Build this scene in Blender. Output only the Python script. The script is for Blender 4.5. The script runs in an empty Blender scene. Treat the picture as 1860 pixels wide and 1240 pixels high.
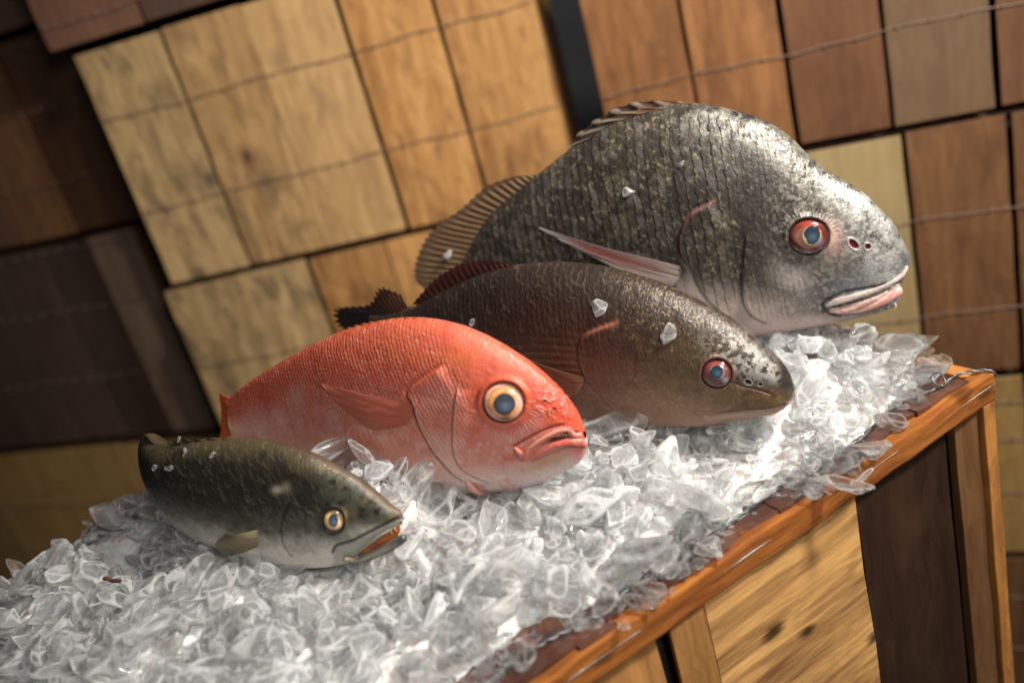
import bpy, bmesh, math, random
import numpy as np
from mathutils import Vector, Matrix, Quaternion

# ------------------------------------------------------------------ camera
SC = bpy.context.scene
FPX, CX, CY = 1600.0, 930.0, 620.0
TH = math.radians(21.117); RHO = math.radians(16.116); CAMH = 0.508
F_ = np.array([0, math.cos(TH), -math.sin(TH)]); R0 = np.array([1.0, 0, 0]); D0 = np.array([0, -math.sin(TH), -math.cos(TH)])
R_ = math.cos(RHO)*R0 + math.sin(RHO)*D0; D_ = -math.sin(RHO)*R0 + math.cos(RHO)*D0
CAM = np.array([0, 0, CAMH])
cd = bpy.data.cameras.new('camera'); cam = bpy.data.objects.new('camera', cd); SC.collection.objects.link(cam)
cd.sensor_width = 36; cd.lens = FPX/1860*36; cd.clip_start = 0.02; cd.clip_end = 60
M = Matrix([[R_[0], -D_[0], -F_[0], 0], [R_[1], -D_[1], -F_[1], 0], [R_[2], -D_[2], -F_[2], CAMH], [0, 0, 0, 1]])
cam.matrix_world = M
cd.dof.use_dof = True; cd.dof.focus_distance = 0.905; cd.dof.aperture_fstop = 1.9
SC.camera = cam
# ------------------------------------------------------------------ world, lamps, exposure
w = bpy.data.worlds.new('World'); SC.world = w; w.use_nodes = True
bg = w.node_tree.nodes['Background']; bg.inputs[0].default_value = (0.62, 0.66, 0.80, 1); bg.inputs[1].default_value = 0.055
def area(name, loc, target, size, energy, col, size_y=None):
    l = bpy.data.lights.new(name, 'AREA'); l.energy = energy; l.color = col; l.size = size
    if size_y: l.shape = 'RECTANGLE'; l.size_y = size_y
    o = bpy.data.objects.new(name, l); SC.collection.objects.link(o); o.location = loc
    o.rotation_euler = (Vector(target)-Vector(loc)).to_track_quat('-Z', 'Y').to_euler(); return o
def spot(name, loc, target, ang, energy, col, radius=0.08, blend=1.0):
    l = bpy.data.lights.new(name, 'SPOT'); l.energy = energy; l.color = col; l.spot_size = math.radians(ang); l.spot_blend = blend
    l.shadow_soft_size = radius
    o = bpy.data.objects.new(name, l); SC.collection.objects.link(o); o.location = loc
    o.rotation_euler = (Vector(target)-Vector(loc)).to_track_quat('-Z', 'Y').to_euler(); return o
area('key_lamp', (0.92, 0.32, 1.18), (0.12, 0.9, 0.08), 0.20, 42, (1.0, 0.93, 0.83))
area('fill_lamp', (0.42, -0.36, 0.98), (0.14, 0.93, 0.08), 0.40, 11.5, (1.0, 0.93, 0.87))
spot('background_spot', (0.75, -0.1, 1.9), (0.0, 1.75, 0.34), 41, 165, (1.0, 0.90, 0.75), 0.10, 1.0)
spot('front_spot', (0.9, -0.3, 0.55), (0.25, 0.75, -0.12), 42, 7, (1.0, 0.9, 0.72), 0.15, 1.0)
SC.view_settings.view_transform = 'Standard'; SC.view_settings.look = 'None'
SC.view_settings.exposure = 0.14; SC.view_settings.gamma = 1.0
SC.render.engine = 'CYCLES'
c_ = SC.cycles
c_.max_bounces = 14; c_.transmission_bounces = 10; c_.transparent_max_bounces = 24; c_.diffuse_bounces = 5; c_.glossy_bounces = 4
c_.use_denoising = True; c_.caustics_reflective = False; c_.sample_clamp_indirect = 6.0; c_.blur_glossy = 0.5
try: c_.denoiser = 'OPENIMAGEDENOISE'
except Exception: pass

# ------------------------------------------------------------------ helpers
COL = SC.collection
def ray(px, py): return ((px-CX)/FPX)*R_ + ((py-CY)/FPX)*D_ + F_
def project(P):
    v = P - CAM; z = v @ F_
    return CX + FPX*(v @ R_)/z, CY + FPX*(v @ D_)/z, z
def onz(px, py, z=0.0):
    r = ray(px, py); return CAM + r*((z-CAMH)/r[2])
CORNER = np.array([0.4907, 0.8222, 0.0]); PSI = math.radians(25.55)
DX = np.array([math.cos(PSI), math.sin(PSI), 0]); DY = np.array([-math.sin(PSI), math.cos(PSI), 0])

def tag(o, label=None, cat=None, group=None, kind=None):
    if label: o['label'] = label
    if cat: o['category'] = cat
    if group: o['group'] = group
    if kind: o['kind'] = kind
    return o
def empty(name, loc, rz=0.0):
    o = bpy.data.objects.new(name, None); COL.objects.link(o); o.location = tuple(float(a) for a in loc); o.rotation_euler = (0, 0, rz)
    o.empty_display_size = 0.05; return o
def hsh(i, j, k, seed):
    i = i.astype(np.int64).astype(np.uint32); j = j.astype(np.int64).astype(np.uint32); k = k.astype(np.int64).astype(np.uint32)
    h = i*np.uint32(374761393) + j*np.uint32(668265263) + k*np.uint32(2246822519) + np.uint32((seed*3266489917) & 0xffffffff)
    h = (h ^ (h >> np.uint32(13)))*np.uint32(1274126177); h = h ^ (h >> np.uint32(16)); h = h*np.uint32(2654435769); h ^= h >> np.uint32(15)
    return (h & np.uint32(0xffffff)).astype(np.float64)/0xffffff
def vnoise(P, seed=0):
    I = np.floor(P); f = P-I; f = f*f*(3-2*f); i, j, k = I[:, 0], I[:, 1], I[:, 2]; r = 0
    for a in (0, 1):
        wa = f[:, 0] if a else 1-f[:, 0]
        for b in (0, 1):
            wb = f[:, 1] if b else 1-f[:, 1]
            for c in (0, 1):
                wc = f[:, 2] if c else 1-f[:, 2]
                r = r + wa*wb*wc*hsh(i+a, j+b, k+c, seed)
    return r
def fbm(P, scale, octv=3, seed=0):
    r = 0; amp = 0.5; tot = 0; Q = P*scale
    for o in range(octv):
        r = r + amp*vnoise(Q, seed+o*7); tot += amp; amp *= 0.5; Q = Q*2.03+11.7
    return r/tot
def ss(a, b, x):
    t = np.clip((x-a)/(b-a), 0, 1); return t*t*(3-2*t)
def mixc(col, c, m):
    return col*(1-m[:, None]) + np.array(c)[None, :]*m[:, None]
def mk(name, V, Fq, mat, parent=None, col=None, rgh=None, met=None, smooth=True, tris=None):
    me = bpy.data.meshes.new(name); top = parent
    while top is not None and top.parent is not None: top = top.parent
    if top is not None and top.get('category') == 'fish': V = np.asarray(V)-np.array(top.location)[None, :]   # fish parts are given in world metres
    V = np.asarray(V, dtype=np.float32); Fq = np.asarray(Fq, dtype=np.int32)
    me.vertices.add(len(V)); me.vertices.foreach_set('co', V.ravel())
    k = Fq.shape[1]
    me.loops.add(Fq.size); me.loops.foreach_set('vertex_index', Fq.ravel())
    me.polygons.add(len(Fq)); me.polygons.foreach_set('loop_start', np.arange(0, Fq.size, k, dtype=np.int32))
    me.polygons.foreach_set('loop_total', np.full(len(Fq), k, dtype=np.int32))
    me.polygons.foreach_set('use_smooth', np.full(len(Fq), smooth))
    if col is not None:
        a = me.attributes.new('Col', 'FLOAT_COLOR', 'POINT')
        c4 = np.ones((len(V), 4), np.float32); c4[:, :3] = np.clip(col, 0, 1); a.data.foreach_set('color', c4.ravel())
    for nm, arr in (('rgh', rgh), ('met', met)):
        if arr is not None:
            a = me.attributes.new(nm, 'FLOAT', 'POINT'); a.data.foreach_set('value', np.broadcast_to(arr, (len(V),)).astype(np.float32).ravel())
    me.update(); me.validate(); me.materials.append(mat)
    o = bpy.data.objects.new(name, me); COL.objects.link(o)
    if parent is not None: o.parent = parent
    return o
def gridfaces(n, m, wrap=False):
    i = np.arange(n-1)[:, None]; j = np.arange(m if wrap else m-1)[None, :]; j2 = (j+1) % m
    return np.stack([i*m+j, (i+1)*m+j, (i+1)*m+j2, i*m+j2], -1).reshape(-1, 4)
def bmobj(name, bm, mat, parent=None, smooth=False):
    me = bpy.data.meshes.new(name); bm.to_mesh(me); bm.free(); me.materials.append(mat)
    if smooth:
        for p in me.polygons: p.use_smooth = True
    o = bpy.data.objects.new(name, me); COL.objects.link(o)
    if parent is not None: o.parent = parent
    return o
RND = random.Random(5)
def board(name, x0, x1, y0, y1, z0, z1, mat, parent, bev=0.0012, wob=0.0006, cuts=6):
    """a sawn board: own origin at its centre, slightly uneven edges, bevelled"""
    c = Vector(((x0+x1)/2, (y0+y1)/2, (z0+z1)/2)); s = Vector((x1-x0, y1-y0, z1-z0))
    bm = bmesh.new(); bmesh.ops.create_cube(bm, size=1); bmesh.ops.scale(bm, vec=s, verts=bm.verts)
    ax = max(range(3), key=lambda a: s[a])
    es = [e for e in bm.edges if abs((e.verts[0].co-e.verts[1].co)[ax]) > 0.5*s[ax]]
    bmesh.ops.subdivide_edges(bm, edges=es, cuts=cuts, use_grid_fill=True)
    if bev: bmesh.ops.bevel(bm, geom=[e for e in bm.edges if e.is_manifold and e.calc_face_angle(0) > 0.5], offset=bev, segments=2, affect='EDGES', profile=0.6)
    ph = [RND.uniform(0, 6) for _ in range(6)]
    for v in bm.verts:
        q = v.co[ax]
        for a in range(3):
            if a != ax: v.co[a] += wob*(math.sin(q*37+ph[a])+0.6*math.sin(q*91+ph[a+3]))*(1 if v.co[a] > 0 else -0.7)
    o = bmobj(name, bm, mat, parent); o.location = c; return o
def tubemesh(pts, rad, seg=8):
    pts = np.asarray(pts, float); n = len(pts); rad = np.broadcast_to(np.asarray(rad, float), (n,))
    t = np.gradient(pts, axis=0); t /= np.linalg.norm(t, axis=1)[:, None]+1e-12
    up = np.array([0.13, 0.21, 1.0]); a = np.cross(t, up); a /= np.linalg.norm(a, axis=1)[:, None]+1e-12; b = np.cross(t, a)
    th = np.linspace(0, 2*np.pi, seg, endpoint=False)
    V = pts[:, None, :] + rad[:, None, None]*(np.cos(th)[None, :, None]*a[:, None, :]+np.sin(th)[None, :, None]*b[:, None, :])
    return V.reshape(-1, 3), gridfaces(n, seg, True)
def smoothpoly(P, n, closed=False):
    """Catmull-Rom resample of a polyline (N,k) by chord length"""
    P = np.asarray(P, float); 
    if len(P) == 2: return P[0]+(P[1]-P[0])*np.linspace(0, 1, n)[:, None]
    d = np.r_[0, np.cumsum(np.linalg.norm(np.diff(P, axis=0), axis=1)**0.5)]; s = np.linspace(0, d[-1], n)
    m = np.zeros_like(P); m[1:-1] = (P[2:]-P[:-2])/(d[2:]-d[:-2])[:, None]; m[0] = (P[1]-P[0])/(d[1]-d[0]); m[-1] = (P[-1]-P[-2])/(d[-1]-d[-2])
    k = np.clip(np.searchsorted(d, s, side='right')-1, 0, len(P)-2); h = (d[k+1]-d[k]); t = ((s-d[k])/h)
    h00 = 2*t**3-3*t**2+1; h10 = t**3-2*t**2+t; h01 = -2*t**3+3*t**2; h11 = t**3-t**2
    return h00[:, None]*P[k]+(h10*h)[:, None]*m[k]+h01[:, None]*P[k+1]+(h11*h)[:, None]*m[k+1]
def pdist(x, y, poly, sm=60):
    """distance to a polyline (px), signed side (+ = right of travel on the picture), parameter 0..1"""
    P = smoothpoly(poly, sm) if len(poly) > 2 else np.asarray(poly, float)
    best = np.full(len(x), 1e9); side = np.zeros(len(x)); par = np.zeros(len(x)); L = len(P)-1
    lo = P.min(0)-140; hi = P.max(0)+140
    idx = np.nonzero((x > lo[0]) & (x < hi[0]) & (y > lo[1]) & (y < hi[1]))[0]
    if len(idx) == 0: return best, side, par
    xx, yy = x[idx], y[idx]; b = np.full(len(idx), 1e9); sd = np.zeros(len(idx)); pr = np.zeros(len(idx))
    for i in range(L):
        a, c = P[i], P[i+1]; ab = c-a; l2 = ab@ab+1e-9
        t = np.clip(((xx-a[0])*ab[0]+(yy-a[1])*ab[1])/l2, 0, 1); dx = xx-a[0]-t*ab[0]; dy = yy-a[1]-t*ab[1]; d = np.hypot(dx, dy)
        m = d < b; b[m] = d[m]; sd[m] = np.sign(ab[0]*(yy[m]-a[1])-ab[1]*(xx[m]-a[0])); pr[m] = (i+t[m])/L
    best[idx] = b; side[idx] = sd; par[idx] = pr
    return best, side, par
def blob(x, y, cx, cy, rx, ry, ang=0, soft=1.0):
    c, s = math.cos(math.radians(ang)), math.sin(math.radians(ang)); dx, dy = x-cx, y-cy
    q = ((dx*c+dy*s)/rx)**2+((-dx*s+dy*c)/ry)**2
    return np.exp(-q*soft)

# ------------------------------------------------------------------ materials
class NT:
    def __init__(s, name):
        s.m = bpy.data.materials.new(name); s.m.use_nodes = True; s.t = s.m.node_tree; s.t.nodes.clear(); s.out = s.n('ShaderNodeOutputMaterial')
    def n(s, typ, **kw):
        x = s.t.nodes.new(typ)
        for k, v in kw.items():
            if k in x.inputs if isinstance(k, str) else False: pass
            setattr(x, k, v)
        return x
    def l(s, a, b): s.t.links.new(a, b)
    def mixcol(s, fac, a, b, mode='MIX'):
        x = s.n('ShaderNodeMix', data_type='RGBA', blend_type=mode)
        for i, v in ((0, fac), (6, a), (7, b)):
            if hasattr(v, 'links'): s.l(v, x.inputs[i])
            elif isinstance(v, tuple): x.inputs[i].default_value = (*v, 1) if len(v) == 3 else v
            else: x.inputs[i].default_value = v
        return x.outputs[2]
    def math(s, op, a, b=0.0, c=None):
        x = s.n('ShaderNodeMath', operation=op)
        for i, v in enumerate((a, b, c)):
            if v is None: continue
            if hasattr(v, 'links'): s.l(v, x.inputs[i])
            else: x.inputs[i].default_value = v
        return x.outputs[0]
    def ramp(s, f, stops):
        x = s.n('ShaderNodeValToRGB'); e = x.color_ramp.elements
        while len(e) > 1: e.remove(e[-1])
        e[0].position = stops[0][0]; e[0].color = (*([stops[0][1]]*3), 1) if not isinstance(stops[0][1], tuple) else (*stops[0][1], 1)
        for p, c in stops[1:]:
            q = e.new(p); q.color = (c, c, c, 1) if not isinstance(c, tuple) else (*c, 1)
        s.l(f, x.inputs[0]); return x.outputs[0]
    def noise(s, vec, scale, detail=4, rough=0.55, dist=0.0, dim='3D', w=None):
        x = s.n('ShaderNodeTexNoise', noise_dimensions=dim); x.inputs['Scale'].default_value = scale; x.inputs['Detail'].default_value = detail
        x.inputs['Roughness'].default_value = rough; x.inputs['Distortion'].default_value = dist
        s.l(vec, x.inputs['Vector'])
        if w is not None: s.l(w, x.inputs['W'])
        return x.outputs['Fac']
def wood(name, base, dark, grain='z', rough=0.55, coat=0.0, streak=0.5, blotch=0.5, blotchcol=None, knots=0.0, slant=0.0, spec=0.4, bump=0.25, warpk=0.035, oneknot=None):
    T = NT(name); tc = T.n('ShaderNodeTexCoord'); oi = T.n('ShaderNodeObjectInfo')
    W = T.math('MULTIPLY', oi.outputs['Random'], 40.0)
    mp = T.n('ShaderNodeMapping'); T.l(tc.outputs['Object'], mp.inputs[0])
    sc = {'x': (0.07, 1, 1), 'y': (1, 0.07, 1), 'z': (1, 1, 0.07)}[grain]
    mp.inputs['Scale'].default_value = sc
    if slant:
        m0 = T.n('ShaderNodeMapping'); T.l(tc.outputs['Object'], m0.inputs[0]); m0.inputs['Rotation'].default_value = (0, math.radians(slant), 0); T.l(m0.outputs[0], mp.inputs[0])
    v = mp.outputs[0]
    warp = T.noise(tc.outputs['Object'], 9, 2, 0.5, 0, '4D', W)
    va = T.n('ShaderNodeVectorMath', operation='MULTIPLY_ADD'); T.l(v, va.inputs[0]); va.inputs[1].default_value = (1, 1, 1)
    cw = T.n('ShaderNodeVectorMath', operation='SCALE'); cb = T.n('ShaderNodeCombineXYZ'); T.l(warp, cb.inputs[0]); T.l(warp, cb.inputs[1]); T.l(warp, cb.inputs[2])
    T.l(cb.outputs[0], cw.inputs[0]); cw.inputs['Scale'].default_value = warpk; T.l(cw.outputs[0], va.inputs[2]); v = va.outputs[0]
    g1 = T.noise(v, 55, 5, 0.65, 0.6, '4D', W); g2 = T.noise(v, 260, 3, 0.6, 0, '4D', W)
    mb = T.n('ShaderNodeMapping'); T.l(tc.outputs['Object'], mb.inputs[0]); mb.inputs['Scale'].default_value = {'x': (0.45, 1, 1), 'y': (1, 0.45, 1), 'z': (1, 1, 0.45)}[grain]; bl = T.noise(mb.outputs[0], 19, 5, 0.62, 0.7, '4D', W)
    f = T.math('ADD', T.math('MULTIPLY', g1, 0.75), T.math('MULTIPLY', g2, 0.25))
    f = T.ramp(f, ((0.36, 0.0), (0.64, 1.0)))
    c = T.mixcol(T.math('MULTIPLY', T.math('SUBTRACT', 1.0, f), streak), base, dark)
    bc = blotchcol or dark
    bf = T.math('MULTIPLY', T.ramp(bl, ((0.48, 0.0), (0.72, 1.0))), blotch)
    c = T.mixcol(bf, c, bc)
    # broad tonal drift per board
    hv = T.math('MULTIPLY_ADD', oi.outputs['Random'], 0.35, 0.82)
    c2 = T.n('ShaderNodeVectorMath', operation='SCALE'); T.l(c, c2.inputs[0]); T.l(hv, c2.inputs['Scale']); c = c2.outputs[0]
    if knots:
        vo = T.n('ShaderNodeTexVoronoi', voronoi_dimensions='2D'); vo.inputs['Scale'].default_value = 1.0
        m2 = T.n('ShaderNodeMapping'); T.l(tc.outputs['Object'], m2.inputs[0]); k = 13
        m2.inputs['Scale'].default_value = {'x': (k*0.55, k, k), 'y': (k, k*0.55, k), 'z': (k, k, k*0.55)}[grain]
        if slant: T.l(m0.outputs[0], m2.inputs[0])
        sx_ = T.n('ShaderNodeSeparateXYZ'); T.l(m2.outputs[0], sx_.inputs[0]); cx_ = T.n('ShaderNodeCombineXYZ'); T.l(T.math('ADD', sx_.outputs[0], W), cx_.inputs[0]); T.l(T.math('ADD', sx_.outputs[2], W), cx_.inputs[1]); T.l(cx_.outputs[0], vo.inputs['Vector'])
        kd = T.math('ADD', vo.outputs['Distance'], T.math('MULTIPLY', T.math('SUBTRACT', warp, 0.5), 0.25))
        kf = T.math('MULTIPLY', T.ramp(T.math('ADD', kd, T.math('MULTIPLY', T.math('SUBTRACT', g2, 0.5), 0.18)), ((0.0, 1.0), (0.05, 0.9), (0.13, 0.0))), knots)
        c = T.mixcol(kf, c, (dark[0]*0.15, dark[1]*0.13, dark[2]*0.13))
    if oneknot:
        mk_ = T.n('ShaderNodeMapping'); mk_.vector_type = 'POINT'; mk_.inputs['Location'].default_value = (-oneknot[0]*52, 0, -oneknot[1]*34); mk_.inputs['Scale'].default_value = (52, 0, 34); T.l(tc.outputs['Object'], mk_.inputs[0])
        ln = T.n('ShaderNodeVectorMath', operation='LENGTH'); T.l(mk_.outputs[0], ln.inputs[0])
        c = T.mixcol(T.ramp(T.math('MULTIPLY', ln.outputs['Value'], 0.5), ((0.1, 0.95), (0.28, 0.55), (0.62, 0.0))), c, (0.07, 0.03, 0.018))
    p = T.n('ShaderNodeBsdfPrincipled'); T.l(c, p.inputs['Base Color']); p.inputs['Specular IOR Level'].default_value = spec
    T.l(T.ramp(g1, ((0.3, rough-0.12), (0.7, rough+0.12))), p.inputs['Roughness'])
    p.inputs['Coat Weight'].default_value = coat; p.inputs['Coat Roughness'].default_value = 0.12
    b = T.n('ShaderNodeBump'); b.inputs['Strength'].default_value = bump; b.inputs['Distance'].default_value = 0.002
    T.l(T.math('ADD', g1, T.math('MULTIPLY', g2, 0.5)), b.inputs['Height']); T.l(b.outputs[0], p.inputs['Normal'])
    T.l(p.outputs[0], T.out.inputs[0]); return T.m
def plain(name, col, rough=0.5, metal=0.0, coat=0.0, nz=0.0, spec=0.5, scale=200, sss=0.0):
    T = NT(name); p = T.n('ShaderNodeBsdfPrincipled'); tc = T.n('ShaderNodeTexCoord')
    n = T.noise(tc.outputs['Object'], scale, 4)
    T.l(T.mixcol(T.math('MULTIPLY', n, nz), col, tuple(c*0.4 for c in col)), p.inputs['Base Color'])
    p.inputs['Roughness'].default_value = rough; p.inputs['Metallic'].default_value = metal; p.inputs['Coat Weight'].default_value = coat
    p.inputs['Coat Roughness'].default_value = 0.06; p.inputs['Specular IOR Level'].default_value = spec
    if sss: p.inputs['Subsurface Weight'].default_value = sss; p.inputs['Subsurface Scale'].default_value = 0.01
    b = T.n('ShaderNodeBump'); b.inputs['Strength'].default_value = 0.3*nz; b.inputs['Distance'].default_value = 0.001
    T.l(n, b.inputs['Height']); T.l(b.outputs[0], p.inputs['Normal'])
    T.l(p.outputs[0], T.out.inputs[0]); return T.m
def skin(name, coat=0.35, bump=0.35, bscale=900, sss=0.0, trans=0.0, coatr=0.16):
    T = NT(name); p = T.n('ShaderNodeBsdfPrincipled'); tc = T.n('ShaderNodeTexCoord')
    a = T.n('ShaderNodeAttribute', attribute_name='Col'); r = T.n('ShaderNodeAttribute', attribute_name='rgh'); m = T.n('ShaderNodeAttribute', attribute_name='met')
    n = T.noise(tc.outputs['Object'], bscale, 3, 0.6); n2 = T.noise(tc.outputs['Object'], bscale*0.25, 3, 0.6)
    c = T.mixcol(T.math('MULTIPLY', T.ramp(n, ((0.35, 1.0), (0.65, 0.0))), 0.35), a.outputs['Color'], (0.5, 0.5, 0.5), 'MULTIPLY')
    T.l(c, p.inputs['Base Color']); T.l(m.outputs['Fac'], p.inputs['Metallic'])
    T.l(T.math('ADD', r.outputs['Fac'], T.math('MULTIPLY', T.math('SUBTRACT', n2, 0.5), 0.25)), p.inputs['Roughness'])
    p.inputs['Coat Weight'].default_value = coat; p.inputs['Coat Roughness'].default_value = coatr
    p.inputs['Specular IOR Level'].default_value = 0.32
    if sss: p.inputs['Subsurface Weight'].default_value = sss; p.inputs['Subsurface Scale'].default_value = 0.006; p.inputs['Subsurface Radius'].default_value = (1, 0.4, 0.3)
    b = T.n('ShaderNodeBump'); b.inputs['Strength'].default_value = bump; b.inputs['Distance'].default_value = 0.0012
    T.l(T.math('ADD', n, n2), b.inputs['Height']); T.l(b.outputs[0], p.inputs['Normal']); T.l(b.outputs[0], p.inputs['Coat Normal'])
    sh = p.outputs[0]
    if trans:
        tl = T.n('ShaderNodeBsdfTranslucent'); T.l(c, tl.inputs[0]); mx = T.n('ShaderNodeMixShader'); mx.inputs[0].default_value = trans
        T.l(sh, mx.inputs[1]); T.l(tl.outputs[0], mx.inputs[2]); sh = mx.outputs[0]
    T.l(sh, T.out.inputs[0]); return T.m
def icemat(name, clear=0.0, tint=(0.93, 0.95, 0.96)):
    T = NT(name); tc = T.n('ShaderNodeTexCoord'); at = T.n('ShaderNodeAttribute', attribute_name='met')
    n = T.noise(tc.outputs['Object'], 55, 4, 0.6, 0.8); n2 = T.noise(tc.outputs['Object'], 320, 3, 0.6)
    g = T.n('ShaderNodeBsdfPrincipled'); g.inputs['Base Color'].default_value = (1, 1, 1, 1); g.inputs['Transmission Weight'].default_value = 1.0
    g.inputs['IOR'].default_value = 1.31; T.l(T.ramp(n, ((0.5, 0.0), (0.8, 0.10))), g.inputs['Roughness'])
    tr = T.n('ShaderNodeBsdfTransparent'); tr.inputs[0].default_value = (0.985, 0.99, 0.99, 1)
    df = T.n('ShaderNodeBsdfDiffuse'); df.inputs[0].default_value = (*tint, 1); tl = T.n('ShaderNodeBsdfTranslucent'); tl.inputs[0].default_value = (*tint, 1)
    m0 = T.n('ShaderNodeMixShader'); m0.inputs[0].default_value = 0.55; T.l(df.outputs[0], m0.inputs[1]); T.l(tl.outputs[0], m0.inputs[2])
    m1 = T.n('ShaderNodeMixShader'); m1.inputs[0].default_value = 0.30; T.l(g.outputs[0], m1.inputs[1]); T.l(tr.outputs[0], m1.inputs[2])
    fac = T.math('MULTIPLY', T.ramp(n, ((0.30, 0.25), (0.62, 1.0))), at.outputs['Fac'])
    m2 = T.n('ShaderNodeMixShader'); T.l(fac, m2.inputs[0]); T.l(m1.outputs[0], m2.inputs[1]); T.l(m0.outputs[0], m2.inputs[2])
    b = T.n('ShaderNodeBump'); b.inputs['Strength'].default_value = 0.25; b.inputs['Distance'].default_value = 0.0012
    T.l(T.math('ADD', n, T.math('MULTIPLY', n2, 0.2)), b.inputs['Height']); T.l(b.outputs[0], g.inputs['Normal'])
    T.l(m2.outputs[0], T.out.inputs[0]); return T.m

M_ICE = icemat('ice')
def snowmat():
    T = NT('packed_ice'); tc = T.n('ShaderNodeTexCoord'); n = T.noise(tc.outputs['Object'], 70, 5, 0.65, 1.0)
    v = T.n('ShaderNodeTexVoronoi', feature='DISTANCE_TO_EDGE'); v.inputs['Scale'].default_value = 60; T.l(tc.outputs['Object'], v.inputs['Vector'])
    p = T.n('ShaderNodeBsdfPrincipled'); T.l(T.ramp(n, ((0.3, (0.46, 0.455, 0.45)), (0.7, (0.74, 0.74, 0.73)))), p.inputs['Base Color'])
    p.inputs['Roughness'].default_value = 0.25; p.inputs['Subsurface Weight'].default_value = 0.5; p.inputs['Subsurface Scale'].default_value = 0.02
    b = T.n('ShaderNodeBump'); b.inputs['Strength'].default_value = 0.7; b.inputs['Distance'].default_value = 0.006
    T.l(T.math('ADD', n, T.math('MULTIPLY', v.outputs['Distance'], 1.5)), b.inputs['Height']); T.l(b.outputs[0], p.inputs['Normal'])
    T.l(p.outputs[0], T.out.inputs[0]); return T.m
M_SNOW = snowmat()
M_WIRE = plain('galvanised_wire', (0.17, 0.19, 0.21), 0.38, 0.85, 0, 0.7)
M_WIREOLD = plain('dull_wire', (0.30, 0.23, 0.18), 0.5, 0.3, 0, 0.6)
M_DARKIN = plain('gap_shade_black', (0.012, 0.009, 0.008), 0.8, 0, 0, 0.5)  # near black, stands in for the shade behind slat gaps
M_RAIL = wood('orange_rail_wood', (0.38, 0.135, 0.028), (0.07, 0.022, 0.010), 'x', 0.52, 0.0, 1.0, 0.95, knots=0.6, warpk=0.015, blotchcol=(0.20, 0.055, 0.018), bump=0.7, spec=0.12)
M_POST = wood('orange_post_wood', (0.42, 0.19, 0.05), (0.13, 0.05, 0.017), 'z', 0.42, 0.1, 0.9, 0.6, bump=0.7, spec=0.12)
M_POSTB = wood('brown_post_wood', (0.13, 0.062, 0.024), (0.05, 0.023, 0.011), 'z', 0.5, 0.0, 0.7, 0.5)
M_PANEL = wood('knotty_light_wood', (0.58, 0.33, 0.115), (0.13, 0.06, 0.025), 'x', 0.45, 0.05, 1.0, 0.55, knots=0.95, warpk=0.012, blotchcol=(0.16, 0.085, 0.035))
M_DSLAT = wood('dark_stained_wood', (0.026, 0.013, 0.008), (0.010, 0.006, 0.004), 'z', 0.55, 0.0, 0.7, 0.6, blotchcol=(0.045, 0.025, 0.014), spec=0.1)
M_ORSLAT = wood('orange_slat_wood', (0.42, 0.21, 0.065), (0.16, 0.07, 0.025), 'z', 0.45, 0.05, 0.75, 0.4)
M_DECK = wood('wet_redbrown_wood', (0.11, 0.036, 0.020), (0.022, 0.008, 0.006), 'y', 0.22, 0.7, 0.9, 0.75, blotchcol=(0.30, 0.11, 0.05), spec=0.6, bump=0.6)
M_BARK = wood('wet_dark_splinter_wood', (0.07, 0.026, 0.017), (0.02, 0.009, 0.007), 'x', 0.3, 0.6, 0.9, 0.6, blotchcol=(0.16, 0.07, 0.04), bump=0.8)

# ------------------------------------------------------------------ the setting
def sheet(name, x0, x1, y0, y1, z, mat, th=0.02):
    bm = bmesh.new(); bmesh.ops.create_cube(bm, size=1); bmesh.ops.scale(bm, vec=(x1-x0, y1-y0, th), verts=bm.verts)
    bmesh.ops.translate(bm, vec=((x0+x1)/2, (y0+y1)/2, z-th/2), verts=bm.verts); return bmobj(name, bm, mat)
tag(sheet('floor', -6, 6, -4, 6, -1.10, plain('dark_floor', (0.05, 0.045, 0.042), 0.6, 0, 0, 0.6, scale=30)), kind='structure')
bw = sheet('wall', -6, 6, 3.3, 3.4, 3.0, plain('charcoal_wall', (0.055, 0.06, 0.068), 0.8, 0, 0, 0.4, scale=12), th=3.8); tag(bw, kind='structure')

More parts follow.
